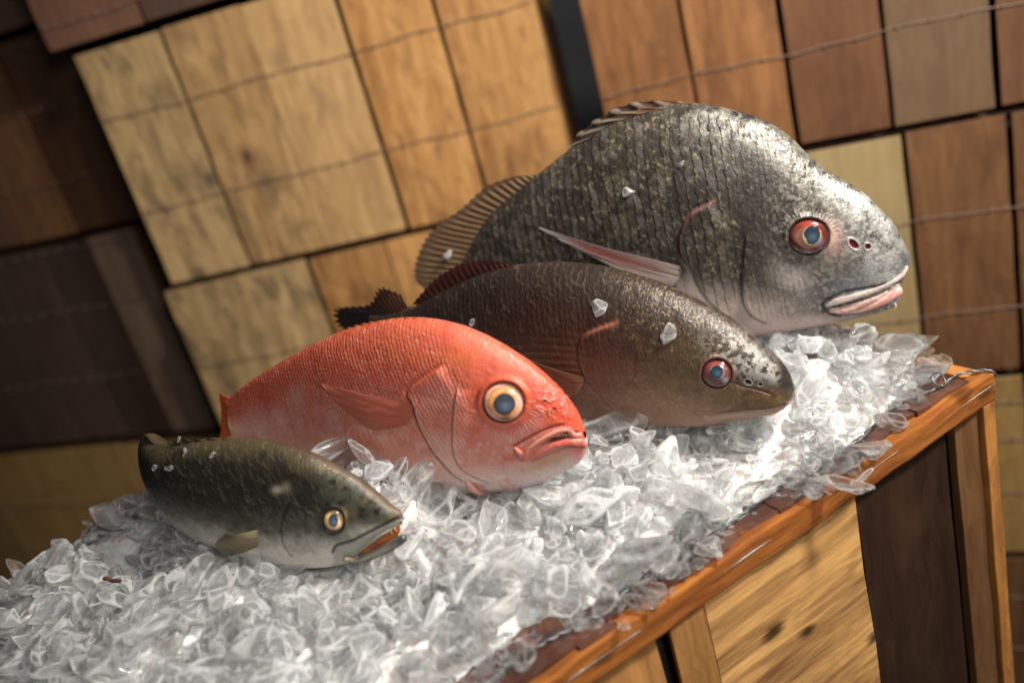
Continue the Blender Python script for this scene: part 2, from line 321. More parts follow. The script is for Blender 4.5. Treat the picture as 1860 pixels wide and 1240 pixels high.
# background crates -------------------------------------------------
def wcol(name, base, dark, **k): return wood(name, base, dark, 'z', 0.55, 0.0, k.pop('streak', 0.55), k.pop('blotch', 0.5), spec=0.3, **k)
W = {
 'tan': wcol('pale_tan_wood', (0.52, 0.34, 0.155), (0.26, 0.14, 0.055), blotch=0.85, streak=0.75, blotchcol=(0.24, 0.15, 0.085)),
 'tank': wcol('knotted_tan_wood', (0.52, 0.34, 0.155), (0.26, 0.14, 0.055), blotch=1.0, streak=0.95, blotchcol=(0.13, 0.085, 0.05), oneknot=(-0.008, -0.028)),
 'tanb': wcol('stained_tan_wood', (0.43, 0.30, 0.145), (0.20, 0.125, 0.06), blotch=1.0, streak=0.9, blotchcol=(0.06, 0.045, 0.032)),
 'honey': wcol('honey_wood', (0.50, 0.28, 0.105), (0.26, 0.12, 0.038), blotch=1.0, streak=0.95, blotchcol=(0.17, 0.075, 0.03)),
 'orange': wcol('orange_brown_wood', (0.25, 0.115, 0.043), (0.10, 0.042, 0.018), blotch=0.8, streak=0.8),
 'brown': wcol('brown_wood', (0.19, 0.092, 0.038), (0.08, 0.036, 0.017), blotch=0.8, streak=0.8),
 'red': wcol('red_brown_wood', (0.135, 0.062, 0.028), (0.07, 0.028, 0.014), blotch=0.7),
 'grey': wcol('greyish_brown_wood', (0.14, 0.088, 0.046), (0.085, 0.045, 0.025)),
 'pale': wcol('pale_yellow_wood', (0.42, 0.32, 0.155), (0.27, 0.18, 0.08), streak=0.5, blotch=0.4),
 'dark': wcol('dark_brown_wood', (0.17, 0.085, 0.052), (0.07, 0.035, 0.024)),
 'purple': wcol('blackish_stain_shade_wood', (0.085, 0.050, 0.036), (0.04, 0.023, 0.018)),  # stain plus part of the left stack's shadow put into the colour
 'paler': wcol('paler_brown_wood', (0.26, 0.17, 0.115), (0.06, 0.036, 0.026)),  # paler brown for a single slat of the almost black crate
 'olive': wcol('olive_tan_wood', (0.34, 0.215, 0.075), (0.15, 0.085, 0.032)),
}
def bgcrate(label, psi, x0, x1, z0, z1, bounds, mats, wires, gaps=None, depth=0.34, yoff=0.0, tilt=0.0, top=True):
    a = math.radians(psi); D = np.array([math.cos(a), math.sin(a)]); N = np.array([-math.sin(a), math.cos(a)])
    p = np.array([0, 1.75]) + x0*D + yoff*N
    root = empty('wooden_crate', (p[0], p[1], z0), a); Wd = x1-x0; Hh = z1-z0
    tag(root, label, 'crate', 'wire bound crates stacked behind the fish')
    bb = [x0]+list(bounds)+[x1]
    for i in range(len(bb)-1):
        g0 = 0.72*gaps[i-1] if (gaps and i > 0) else 0.008; g1 = 0.72*gaps[i] if (gaps and i < len(bb)-2) else 0.008
        if i == 0: g0 = 0
        if i == len(bb)-2: g1 = 0
        r = RND.uniform(-0.0012, 0.0012)
        board('slat', bb[i]-x0+g0/2, bb[i+1]-x0-g1/2, -0.007+r, 0.0+r, 0.004+RND.uniform(0, .003), Hh-RND.uniform(0.002, .006), W[mats[i]], root, 0.0012, 0.0008)
    for xx in (0.0, Wd-0.02): board('post', xx+0.001, xx+0.019, 0.003, 0.022, 0.005, Hh-0.004, W['brown'], root, 0.001)
    for xx in (0.0, Wd-0.006): board('side_panel', xx, xx+0.006, 0.024, depth-0.008, 0.006, Hh-0.006, W[mats[0] if xx == 0 else mats[-1]], root, 0.001, 0.0002)
    board('back_panel', 0.001, Wd-0.001, depth-0.006, depth, 0.006, Hh-0.006, W['dark'], root, 0.001, 0.0002)
    board('gap_shade_panel', 0.021, Wd-0.021, 0.023, 0.027, 0.012, Hh-0.012, M_DARKIN, root, 0.001, 0.0002)  # added dark sheet, gives the gaps their shade by colour
    board('bottom_panel', 0.008, Wd-0.008, 0.028, depth-0.01, 0.005, 0.011, W['dark'], root, 0.001, 0.0002)
    if top: board('lid', 0.008, Wd-0.008, 0.028, depth-0.01, Hh-0.011, Hh-0.005, W['dark'], root, 0.001, 0.0002)
    for kz, wz in enumerate(wires):
        n = 46; xs = np.linspace(0.002, Wd-0.002, n); ph = RND.uniform(0, 6)
        pts = np.c_[xs, np.full(n, -0.0102)+0.0004*np.sin(xs*60+ph), wz-z0+0.0022*np.sin(xs*19+ph)+0.0012*np.sin(xs*57+ph)]
        V, Fq = tubemesh(pts, 0.0009, 6); Vs = [V]; Fs = [Fq]; base = len(V)
        for q in range(int(Wd/0.052)):   # staples clinching the wire
            xq = 0.02+q*0.052+RND.uniform(-.006, .006); j = int(np.clip(xq/Wd*(n-1), 0, n-1)); zc = pts[j, 2]
            sp = np.array([[xq, -0.0055, zc-0.0032], [xq, -0.0125, zc-0.0022], [xq+.0008, -0.0128, zc], [xq+.001, -0.0125, zc+0.0022], [xq+.001, -0.0055, zc+0.0032]])
            v2, f2 = tubemesh(sp, 0.0011, 5); Vs.append(v2); Fs.append(f2+base); base += len(v2)
        mk('wire', np.vstack(Vs), np.vstack(Fs), M_WIREOLD, root)
    return root
bgcrate('bright tan slatted crate, best lit of the stack, behind the red snapper and drum', -13, -0.690, 0.213, 0.116, 0.614, (-0.498, -0.325, -0.141, 0.035), ('tanb', 'tank', 'tan', 'honey', 'honey'), (0.476, 0.284), gaps=(0.013, 0.003, 0.014, 0.012))
bgcrate('tan crate with black mould stains, directly below the bright tan crate', -13, -0.717, 0.200, -0.408, 0.111, (-0.545, -0.375, -0.20, -0.02), ('tanb', 'tanb', 'honey', 'honey', 'honey'), (-0.08, -0.25), gaps=(0.004, 0.016, 0.006, 0.01))
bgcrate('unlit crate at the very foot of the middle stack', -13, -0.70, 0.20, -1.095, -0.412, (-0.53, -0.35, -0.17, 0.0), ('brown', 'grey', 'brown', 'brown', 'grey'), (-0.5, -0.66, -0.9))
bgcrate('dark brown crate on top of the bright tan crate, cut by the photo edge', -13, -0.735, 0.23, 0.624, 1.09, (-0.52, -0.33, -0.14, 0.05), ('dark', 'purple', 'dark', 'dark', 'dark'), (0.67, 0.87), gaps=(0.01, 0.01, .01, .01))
bgcrate('orange brown crate with one pale wire, above the crate behind the big fish head', -24, 0.306, 1.25, 0.130, 0.62, (0.470, 0.627, 0.779, 0.933, 1.09), ('orange', 'orange', 'red', 'grey', 'red', 'brown'), (0.290,), gaps=(0.010, 0.012, 0.009, 0.014, 0.01))
bgcrate('crate with one pale yellow slat, right behind the nose of the big drum', -24, 0.32, 1.25, -0.341, 0.124, (0.477, 0.632, 0.792, 0.947, 1.10), ('brown', 'orange', 'pale', 'brown', 'brown', 'brown'), (-0.034, -0.215), gaps=(0.01, 0.01, 0.011, 0.012, 0.01))
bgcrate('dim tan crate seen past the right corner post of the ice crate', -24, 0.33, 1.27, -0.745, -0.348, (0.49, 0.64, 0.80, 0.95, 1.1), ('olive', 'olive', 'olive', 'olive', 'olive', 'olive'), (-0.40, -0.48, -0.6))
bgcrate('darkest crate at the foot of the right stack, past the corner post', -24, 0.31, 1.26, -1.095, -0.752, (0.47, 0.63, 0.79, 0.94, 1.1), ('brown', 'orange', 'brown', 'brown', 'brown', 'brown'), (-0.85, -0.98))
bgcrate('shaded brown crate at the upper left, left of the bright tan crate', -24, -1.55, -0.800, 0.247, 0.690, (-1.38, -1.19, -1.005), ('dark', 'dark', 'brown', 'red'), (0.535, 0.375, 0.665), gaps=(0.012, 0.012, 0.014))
bgcrate('almost black crate with one paler brown slat, mid left behind the small fish tail', -24, -1.70, -0.872, -0.315, 0.237, (-1.52, -1.35, -1.18, -1.015), ('purple', 'purple', 'purple', 'purple', 'paler'), (0.06, -0.13, 0.215), gaps=(0.005, 0.005, 0.005, 0.004), yoff=0.02)
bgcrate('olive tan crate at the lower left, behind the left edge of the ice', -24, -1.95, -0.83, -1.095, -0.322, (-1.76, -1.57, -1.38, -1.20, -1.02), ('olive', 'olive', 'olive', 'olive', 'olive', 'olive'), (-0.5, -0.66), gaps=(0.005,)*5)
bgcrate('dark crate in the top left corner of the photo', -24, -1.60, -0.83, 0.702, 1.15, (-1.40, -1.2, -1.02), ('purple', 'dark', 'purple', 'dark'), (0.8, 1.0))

# ------------------------------------------------------------------ the ice crate in front
crate = empty('ice_crate', CORNER, PSI)
tag(crate, 'orange framed wooden crate with knotty light panel, carrying the ice and all four fish', 'crate')
CL, CD_, CH = 1.16, 0.62, 1.095
board('top_rail', -CL, 0, 0, 0.020, -0.031, 0, M_RAIL, crate, 0.0024, 0.0011, 40)
board('end_rail', -0.020, 0, 0.0205, CD_, -0.031, -0.0005, wood('orange_end_rail_wood', (0.44, 0.17, 0.04), (0.12, 0.04, 0.015), 'y', 0.5, 0.0, 0.7, 0.4), crate, 0.0018, 0.0007, 12)
board('end_rail', -CL, -CL+0.02, 0.0205, CD_, -0.031, -0.0005, M_POSTB, crate, 0.0018, 0.0007, 12)
board('back_rail', -CL+0.0205, -0.0205, CD_-0.02, CD_, -0.031, -0.0005, M_POSTB, crate, 0.0018, 0.0007, 12)
board('corner_post', -0.021, -0.001, 0.001, 0.021, -CH, -0.0315, M_POST, crate, 0.0018, 0.0006, 20)
board('post_board', -0.062, -0.0215, 0.009, 0.019, -CH, -0.0315, M_POSTB, crate, 0.0012, 0.0006, 14)
for xx, yy in ((-CL+.001, .001), (-CL+.001, CD_-.021), (-.021, CD_-.021)):
    board('corner_post', xx, xx+0.02, yy, yy+0.02, -CH, -0.0315, M_POSTB, crate, 0.0015)
# front slats: (x0, x1, material, y)
for x0, x1, m, y in ((-0.219, -0.074, M_DSLAT, 0.012), (-0.428, -0.2235, M_PANEL, 0.008), (-0.472, -0.431, M_ORSLAT, 0.0045), (-0.640, -0.4845, M_ORSLAT, 0.010), (-0.82, -0.646, M_PANEL, 0.010), (-1.0, -0.826, M_ORSLAT, 0.010), (-1.137, -1.006, M_DSLAT, 0.010)):
    board('slat', x0, x1, y, y+0.006, -CH, -0.0315, m, crate, 0.001, 0.0007, 10)
board('gap_shade_panel', -CL+0.03, -0.023, 0.026, 0.030, -CH+0.01, -0.032, M_DARKIN, crate, 0.0005, 0.0001)  # same added dark sheet behind the front gaps, in place of shade
for k in range(4): board('side_slat', -0.012, -0.006, 0.03+k*0.147, 0.03+k*0.147+0.138, -CH, -0.0315, M_ORSLAT, crate, 0.001)
for k in range(4): board('side_slat', -CL+0.006, -CL+0.012, 0.03+k*0.147, 0.03+k*0.147+0.138, -CH, -0.0315, M_DSLAT, crate, 0.001)
board('bottom_board', -CL+0.02, -0.02, 0.03, CD_-0.02, -CH, -CH+0.008, M_DSLAT, crate, 0.001)
# deck slats (wet, red brown) just below the rim
x = -0.0225
while x > -CL+0.08:
    wd = RND.uniform(0.055, 0.085); z = -0.004+RND.uniform(-0.0015, 0.0008)
    board('deck_slat', max(x-wd, -CL+.021), x-0.002, 0.0215, CD_-0.0215, z-0.006, z, M_DECK, crate, 0.0012, 0.0010, 16); x -= wd
# splintered dark strips along the front edge, overlapping the rail
x = -0.03
while x > -0.98:
    ln = RND.uniform(0.03, 0.10); yo = RND.uniform(0.004, 0.016)
    o = board('splinter', x-ln, x, yo, yo+RND.uniform(0.012, 0.022), 0.0004, 0.0004+RND.uniform(0.0016, 0.0034), M_BARK, crate, 0.0006, 0.0016, 7)
    o.rotation_euler = (RND.uniform(-.03, .03), RND.uniform(-.02, .02), RND.uniform(-0.09, 0.09)); x -= ln*RND.uniform(0.75, 1.0)
# twisted wire along the deck behind the rail
def twisted(path, r=0.0009, amp=0.0009, turns=260, name='wire', parent=None, n=700):
    P = smoothpoly(path, n); L = np.r_[0, np.cumsum(np.linalg.norm(np.diff(P, axis=0), axis=1))]
    t = np.gradient(P, axis=0); t /= np.linalg.norm(t, axis=1)[:, None]; a = np.cross(t, (0, 0.1, 1)); a /= np.linalg.norm(a, axis=1)[:, None]; b = np.cross(t, a)
    Vs, Fs, base = [], [], 0
    for s in (0, np.pi):
        th = L*turns+s; Q = P+amp*(np.cos(th)[:, None]*a+np.sin(th)[:, None]*b)
        V, Fq = tubemesh(Q, r, 6); Vs.append(V); Fs.append(Fq+base); base += len(V)
    return mk(name, np.vstack(Vs), np.vstack(Fs), M_WIRE, parent)
pw = [(-0.99, 0.030, 0.004)]
for k in range(22):
    pw.append((-0.95+k*0.0425, 0.030+0.004*math.sin(k*1.7)+0.002*math.sin(k*4.1), 0.0055+0.002*math.sin(k*2.3)))
pw += [(-0.030, 0.024, 0.006), (-0.014, 0.014, 0.006), (-0.003, 0.004, 0.004), (0.0015, -0.001, -0.003)]
twisted(pw, parent=crate)
for xc, yc in ((-0.056, 0.026), (-0.46, 0.036)):   # loose wire loops
    th = np.linspace(0.4, 6.9, 40); r = np.linspace(0.009, 0.0065, 40)
    P = np.c_[xc+r*np.cos(th), yc+r*np.sin(th)*0.7, 0.006+0.006*(1+np.sin(th))]
    V, Fq = tubemesh(P, 0.0011, 7); mk('wire_loop', V, Fq, M_WIRE, crate)

# ------------------------------------------------------------------ ice heap height field (crate coordinates t leftwards, s backwards)
FB = np.array([(-0.05, .075), (0.016, .066), (0.05, .040), (0.108, .032), (0.178, .026), (0.22, .004), (0.27, .002), (0.30, .022), (0.344, .016), (0.40, .034), (0.451, .010), (0.506, .024), (0.535, .034), (0.574, .052), (0.623, .046), (0.66, .042), (0.75, .040), (1.2, .04)])
def ts_of(x, y):
    qx, qy = x-CORNER[0], y-CORNER[1]
    return -(qx*DX[0]+qy*DX[1]), qx*DY[0]+qy*DY[1]
def xy_of(t, s): return CORNER[0]-t*DX[0]+s*DY[0], CORNER[1]-t*DX[1]+s*DY[1]
HUMPS = [(560, 838, 0.118, 0.034, 0.040), (645, 852, 0.122, 0.030, 0.050), (735, 884, 0.105, 0.034, 0.036), (430, 905, 0.10, 0.03, 0.0), (1120, 800, 0.06, 0.05, 0.012), (1500, 640, 0.07, 0.06, 0.02), (330, 1020, 0.07, 0.06, 0.012)]
def heap(t, s, lump=True):
    sb = np.interp(t, FB[:, 0], FB[:, 1])
    d = np.minimum(np.minimum(s-sb, 0.60-s), np.minimum(t-0.012, 1.03-t))
    base = 0.046+0.095*np.clip(s, 0, 0.55)
    h = base*(1-np.exp(-np.clip(d, 0, 9)/0.040))
    P = np.c_[np.ravel(t), np.ravel(s), np.zeros(np.size(t))]
    if lump: h = h*(0.66+0.68*fbm(P, 13, 3, 3).reshape(np.shape(t)))
    for hx, hy, hz, hr, ha in HUMPS:
        t0, s0 = ts_of(*onz(hx, hy, hz)[:2]); h = h+ha*np.exp(-((t-t0)**2+(s-s0)**2)/hr**2)
    h = h + 0.0*t  # hump pushed up between the red and the small fish
    return h, d
HN, HM = 260, 150
tt_, ss_ = np.meshgrid(np.linspace(0.0, 1.05, HN), np.linspace(0.0, 0.615, HM), indexing='ij')
hh, dd = heap(tt_, ss_)
hh = hh-0.019-0.012*fbm(np.c_[tt_.ravel(), ss_.ravel(), tt_.ravel()*0], 60, 3, 9).reshape(hh.shape); hh = np.where(dd < 0.012, -0.012, hh); hh = np.maximum(hh, -0.012)
X_, Y_ = xy_of(tt_, ss_)
bed = mk('packed_ice', np.c_[X_.ravel(), Y_.ravel(), hh.ravel()], gridfaces(HN, HM), M_SNOW)
tag(bed, 'packed milky white ice under the loose chips', 'ice', kind='stuff')

rs = np.random.RandomState(11)
def shard_proto(i):
    r = random.Random(100+i); bm = bmesh.new()
    fl = r.choice((0.32, 0.40, 0.5, 0.62)); el = r.choice((0.5, 0.62, 0.75, 0.9))
    for k in range(r.choice((10, 13, 17))):
        v = Vector((r.gauss(0, 1), r.gauss(0, 1), r.gauss(0, 1))).normalized()
        bm.verts.new((v.x, v.y*el, v.z*fl))
    bmesh.ops.convex_hull(bm, input=bm.verts)
    for v in [v for v in bm.verts if not v.link_faces]: bm.verts.remove(v)
    bmesh.ops.dissolve_limit(bm, angle_limit=0.42, verts=bm.verts, edges=bm.edges)
    bmesh.ops.bevel(bm, geom=list(bm.edges), offset=r.choice((0.08, 0.11, 0.14)), segments=3, affect='EDGES', profile=0.5, clamp_overlap=True)
    lay = bm.verts.layers.float.new('in')
    big = [f for f in bm.faces if f.calc_area() > 0.06]
    bmesh.ops.inset_individual(bm, faces=big, thickness=0.07, depth=-0.012 if i % 2 else 0.0)
    inner = set()
    for f in big:
        if f.is_valid: inner.update(f.verts)
    for v in inner: v[lay] = 1.0
    bmesh.ops.triangulate(bm, faces=bm.faces)
    for it in range(2):
        lg = [e for e in bm.edges if e.calc_length() > (0.45, 0.26)[it]]
        if lg: bmesh.ops.subdivide_edges(bm, edges=lg, cuts=1, use_grid_fill=True); bmesh.ops.triangulate(bm, faces=bm.faces, quad_method='BEAUTY', ngon_method='BEAUTY')
    bmesh.ops.smooth_vert(bm, verts=bm.verts, factor=0.7, use_axis_x=True, use_axis_y=True, use_axis_z=True)
    if i % 2: bmesh.ops.smooth_vert(bm, verts=bm.verts, factor=0.7, use_axis_x=True, use_axis_y=True, use_axis_z=True)
    k = r.uniform(-0.15, 0.3)
    bm.verts.ensure_lookup_table()
    V = np.array([v.co[:] for v in bm.verts]); V[:, 2] += k*(V[:, 0]**2)*0.6
    V += 0.06*(np.c_[vnoise(V*2.3+i, 1), vnoise(V*2.3+i, 2), vnoise(V*2.3+i, 3)]-0.5)
    V += 0.018*(np.c_[vnoise(V*7+i, 4), vnoise(V*7+i, 5), vnoise(V*7+i, 6)]-0.5)
    bm.verts.index_update(); lay = bm.verts.layers.float['in']; E = np.array([1.0-v[lay] for v in bm.verts])  # edge weight, used to whiten the rims like bright refraction
    Fq = np.array([[v.index for v in f.verts] for f in bm.faces]); bm.free(); return V, Fq, E
PROTO = [shard_proto(i) for i in range(22)]
def rotm(rx, ry, rz):
    return np.array((Matrix.Rotation(rz, 3, 'Z') @ Matrix.Rotation(ry, 3, 'Y') @ Matrix.Rotation(rx, 3, 'X')))
Vs, Fs, Ms, base = [], [], [], 0; NS = 3700
k = 0
while k < NS:
    t = rs.uniform(0.0, 1.05); s = rs.uniform(-0.01, 0.61)
    h, d = heap(np.array([t]), np.array([s])); h = h[0]; d = d[0]
    if d < -0.016 or (d < 0 and rs.rand() < 0.45): continue
    near = max(0.0, 1-s/0.6)
    if s > 0.42 and rs.rand() < 0.35: continue
    V, Fq, E_ = PROTO[rs.randint(len(PROTO))]
    jp = project(np.array([[*xy_of(t, s), h]])); jx, jy = jp[0][0], jp[1][0]
    if 610 < jx < 775 and 955 < jy < 1045 and rs.rand() < 0.9: h -= 0.012
    size = (0.0090+0.0200*rs.rand()**1.5)
    if k % 3 == 2: size = 0.003+0.005*rs.rand()
    if rs.rand() < 0.06: size *= 1.45
    tl = 0.5 if d > 0.03 else 0.3
    R = rotm(rs.normal(0, tl), rs.normal(0, tl*0.8), rs.uniform(0, 6.28))
    st = np.array([rs.uniform(0.85, 1.35), 1, 1])
    Q = (V*st*size) @ R.T
    lay = rs.rand()
    zz = max(h-0.004-0.016*lay**1.5, 0.001) + (0.0 if d > 0.03 else 0.0)
    if d < 0.03: zz = rs.uniform(0.0, max(h, 0.004)) - Q[:, 2].min()*0.85
    x, y = xy_of(t, s)
    Vs.append(Q+np.array([x, y, zz])); Fs.append(Fq+base); base += len(V)
    mv = np.clip(rs.normal(0.20, 0.16), 0.0, 0.7)*ss(0.0, 0.06, np.array([d]))[0]*(0.55+0.45*ss(0.9, 0.6, np.array([t]))[0])+0.02
    Ms.append(np.clip(mv+E_*(0.26+0.26*ss(0.0, 0.05, np.array([d]))[0])*rs.uniform(0.3, 1.2), 0, 1)); k += 1  # refraction glow of shard edges put in as extra milkiness
heapo = mk('crushed_ice', np.vstack(Vs), np.vstack(Fs), M_ICE, met=np.concatenate(Ms))
tag(heapo, 'heap of clear and frosty crushed ice chips the fish lie on', 'crushed ice', kind='stuff')

# ------------------------------------------------------------------ fish machinery
class Fish:
    def __init__(s, A, psi, z_anchor, bend=None, lo=-0.75, hi=0.3):
        s.U = np.linspace(lo, hi, 1400); a = np.radians(psi)+np.zeros_like(s.U)
        if bend is not None: a = a+np.radians(bend(s.U))
        du = s.U[1]-s.U[0]; T = np.c_[np.cos(a), np.sin(a)]; P = np.cumsum(T*du, axis=0); i0 = np.argmin(abs(s.U))
        s.XY = P-P[i0]+np.array(A); s.T = T; s.N = np.c_[np.sin(a), -np.cos(a)]
        s.Wf = None
    def at(s, u, z, w):
        u = np.asarray(u, float); x = np.interp(u, s.U, s.XY[:, 0]); y = np.interp(u, s.U, s.XY[:, 1]); nx = np.interp(u, s.U, s.N[:, 0]); ny = np.interp(u, s.U, s.N[:, 1])
        return np.stack([x+nx*w, y+ny*w, np.broadcast_to(z, np.shape(x))+0*x], -1)
    def hit(s, px, py, w=0.0):
        r = ray(px, py); Q = s.XY+s.N*w; c = r[0]*Q[:, 1]-r[1]*Q[:, 0]; sg = np.nonzero(np.sign(c[:-1]) != np.sign(c[1:]))[0]
        best = None
        for i in sg:
            f = c[i]/(c[i]-c[i+1]); q = Q[i]+f*(Q[i+1]-Q[i]); t = (q@r[:2])/(r[:2]@r[:2])
            if t > 0 and (best is None or t < best[0]): best = (t, s.U[i]+f*(s.U[1]-s.U[0]))
        if best is None: return float(s.U[np.argmin(abs(c))]), CAMH+r[2]*1.0
        return best[1], CAMH+best[0]*r[2]
    def med(s, pts): return np.array([s.hit(*p) for p in pts])
    def outline(s, top, bot, extra_top=(), extra_bot=()):
        T = np.vstack([s.med(top)]+([np.array(extra_top)] if len(extra_top) else [])); B = np.vstack([s.med(bot)]+([np.array(extra_bot)] if len(extra_bot) else []))
        T = T[np.argsort(T[:, 0])]; B = B[np.argsort(B[:, 0])]
        s.T_, s.B_ = T, B; s.u0 = max(T[0, 0], B[0, 0]); s.u1 = min(max(T[-1, 0], B[-1, 0]), max(T[-1, 0], B[-1, 0]))
        def mono(P):
            n = 500; Q = smoothpoly(P, n); Q = Q[np.argsort(Q[:, 0])]; return Q
        s.Tc, s.Bc = mono(T), mono(B)
    def zt(s, u): return np.interp(u, s.Tc[:, 0], s.Tc[:, 1])
    def zb(s, u): return np.interp(u, s.Bc[:, 0], s.Bc[:, 1])
    def width(s, Wpts, pw=0.8):
        Wp = np.array(Wpts); s.Wp = Wp[np.argsort(Wp[:, 0])]; s.pw = pw
        Q = smoothpoly(s.Wp, 300); s.Wc = Q[np.argsort(Q[:, 0])]
    def W(s, u): return np.maximum(np.interp(u, s.Wc[:, 0], s.Wc[:, 1]), 0.0004)
    def wf(s, u, z):
        t, b = s.zt(u), s.zb(u); h = np.maximum((t-b)/2, 1e-5); q = np.clip((z-(t+b)/2)/h, -0.9995, 0.9995)
        return s.W(u)*np.sqrt(1-q*q)**np.where(q > 0, s.pw+0.15, s.pw-0.25)
    def surf(s, px, py):
        w = 0.0
        for _ in range(9):
            u, z = s.hit(px, py, w); w = float(s.wf(u, z))
        return u, z, w
    def pt(s, px, py, off=0.0):
        u, z, w = s.surf(px, py); return s.at(np.array(u), np.array(z), w+off)
    def body(s, feat, mat, parent, nU=620, nA=330, nB=70, name='body', bias=1.5):
        q = np.linspace(0, 1, nU); u = s.u0+(s.u1-s.u0)*(1-(1-q)**bias)
        ph = np.r_[np.linspace(np.pi/2, -np.pi/2, nA), np.linspace(-np.pi/2, -3*np.pi/2, nB+2)[1:-1]]
        U, PH = np.meshgrid(u, ph, indexing='ij'); t, b = s.zt(U), s.zb(U)
        h = np.maximum((t-b)/2, 0.0006); Z = (t+b)/2+h*np.sin(PH); c = np.cos(PH); Wd = s.W(U)*np.abs(c)**np.where(np.sin(PH) > 0, s.pw+0.15, s.pw-0.25); sg = np.sign(np.where(abs(c) < 1e-9, 0, c))
        P = s.at(U, Z, Wd*sg); Pn = s.at(U, Z, Wd)
        gu = np.gradient(P, axis=0); gp = np.roll(P, -1, 1)-np.roll(P, 1, 1); Nn = np.cross(gp, gu); Nn /= np.linalg.norm(Nn, axis=2)[..., None]+1e-12
        outw = s.at(U, Z, 1.0)-s.at(U, Z, 0.0); dotp = (Nn*outw).sum(2)*np.where(c >= 0, 1, -1)
        if np.median(dotp) < 0: Nn = -Nn
        x, y, _ = project(Pn.reshape(-1, 3)); aL = (s.u1-U).ravel(); tt = ((Z-b)/(2*h)).ravel()
        b_ = (np.abs(np.pi/2-PH)*np.maximum(h, .001)).ravel(); b_ = ((t-Z)*1.0).ravel()
        disp, col, rg, mt = feat(x, y, U.ravel(), Z.ravel(), aL, tt, Pn.reshape(-1, 3))
        V = P.reshape(-1, 3)+Nn.reshape(-1, 3)*disp[:, None]
        Fq = gridfaces(nU, len(ph), True); V0 = V
        me_o = mk(name, V, Fq, mat, parent, col, rg, mt)
        return me_o
    def slab(s, name, base, tip, mat, parent, colf, nr=24, n=120, m=26, th=0.0007, ridge=0.0006, off0=None, off1=None, lift=0.0, jag=0.0, rgh=0.4, met=0.0):
        """fin between two picture polylines; off0/off1 None = in the body's mid plane"""
        def lift3(pts, off):
            out = []
            for p in pts:
                if off is None: u, z = s.hit(*p); out.append((u, z, 0.0))
                else: u, z, w = s.surf(*p); out.append((u, z, w+off))
            return np.array(out)
        Bp = smoothpoly(lift3(base, off0), n); Tp = smoothpoly(lift3(tip, off1), n)
        a = np.linspace(0, 1, n); v = np.linspace(0, 1, m); A, Vv = np.meshgrid(a, v, indexing='ij')
        jg = jag*(0.5-0.5*np.cos(A*nr*2*np.pi))*Vv**3; Ve = Vv*(1-jg)
        G = Bp[:, None, :]*(1-Ve[..., None])+Tp[:, None, :]*Ve[..., None]
        rd = ridge*np.cos(A*nr*2*np.pi)*np.sin(np.pi*np.clip(Vv*1.0+.12, 0, 1))+lift*np.sin(np.pi*Vv*0.9)
        rd = rd+0.0008*(vnoise(np.c_[A.ravel()*9, Vv.ravel()*5, A.ravel()*0], 5).reshape(A.shape)-.5)
        tk = th*(1.15-Vv)
        P1 = s.at(G[..., 0], G[..., 1], G[..., 2]+rd+tk); P2 = s.at(G[..., 0], G[..., 1], G[..., 2]+rd-tk)
        V = np.vstack([P1.reshape(-1, 3), P2.reshape(-1, 3)]); nn = n*m; g = gridfaces(n, m)
        idx = np.arange(nn).reshape(n, m); edge = np.r_[idx[:, 0], idx[-1, 1:], idx[::-1, -1][1:], idx[0, ::-1][1:]]
        Fq = np.vstack([g, g[:, ::-1]+nn, np.c_[edge[:-1], edge[1:], edge[1:]+nn, edge[:-1]+nn]])
        cc = colf(A.ravel(), Vv.ravel(), 0.5+0.5*np.cos(A.ravel()*nr*2*np.pi)); cc = np.vstack([cc, cc])
        return mk(name, V, Fq, mat, parent, cc, np.full(len(V), rgh), np.full(len(V), met))
    def sweep(s, name, pts, rad, mat, parent, colf, off=0.0, n=70, seg=18, flat=1.0, rgh=0.3, met=0.0, nz=0.0009):
        """soft ridge swept along picture points (lips, jaw edges); rad in px at the points"""
        P3 = np.array([s.pt(*p) for p in pts]); 
        if np.ndim(off) == 0: off = [off]*len(pts)
        P3 = np.array([s.pt(p[0], p[1], o) for p, o in zip(pts, off)])
        Q = smoothpoly(np.c_[P3, np.array(rad)], n); c = Q[:, :3]; dep = (c-CAM)@F_; r = Q[:, 3]*dep/FPX; r = np.maximum(r, 0.0001)
        t = np.gradient(c, axis=0); t /= np.linalg.norm(t, axis=1)[:, None]; u = np.interp(0, s.U, s.N[:, 0]), np.interp(0, s.U, s.N[:, 1])
        nr = np.array([u[0], u[1], 0.15]); nr = nr/np.linalg.norm(nr); b = np.cross(t, nr); b /= np.linalg.norm(b, axis=1)[:, None]; nn_ = np.cross(b, t)
        th = np.linspace(0, 2*np.pi, seg, endpoint=False); e = np.linspace(0, 1, n); endr = np.sqrt(np.clip(1-(2*np.clip(e, 0, .06)/.12-1)**2, 0.02, 1))*np.sqrt(np.clip(1-(2*np.clip(1-e, 0, .06)/.12-1)**2, 0.02, 1))
        rr = r*endr
        V = c[:, None, :]+rr[:, None, None]*(np.cos(th)[None, :, None]*b[:, None, :]+flat*np.sin(th)[None, :, None]*nn_[:, None, :])
        V = V.reshape(-1, 3)
        V = V+nz*(np.c_[vnoise(V*420, 1), vnoise(V*420, 2), vnoise(V*420, 3)]-0.5)+nz*0.6*(np.c_[vnoise(V*1100, 4), vnoise(V*1100, 5), vnoise(V*1100, 6)]-0.5)
        E = np.repeat(e, seg); TH_ = np.tile(th, n)
        return mk(name, V, gridfaces(n, seg, True), mat, parent, colf(E, TH_), np.full(len(V), rgh), np.full(len(V), met))
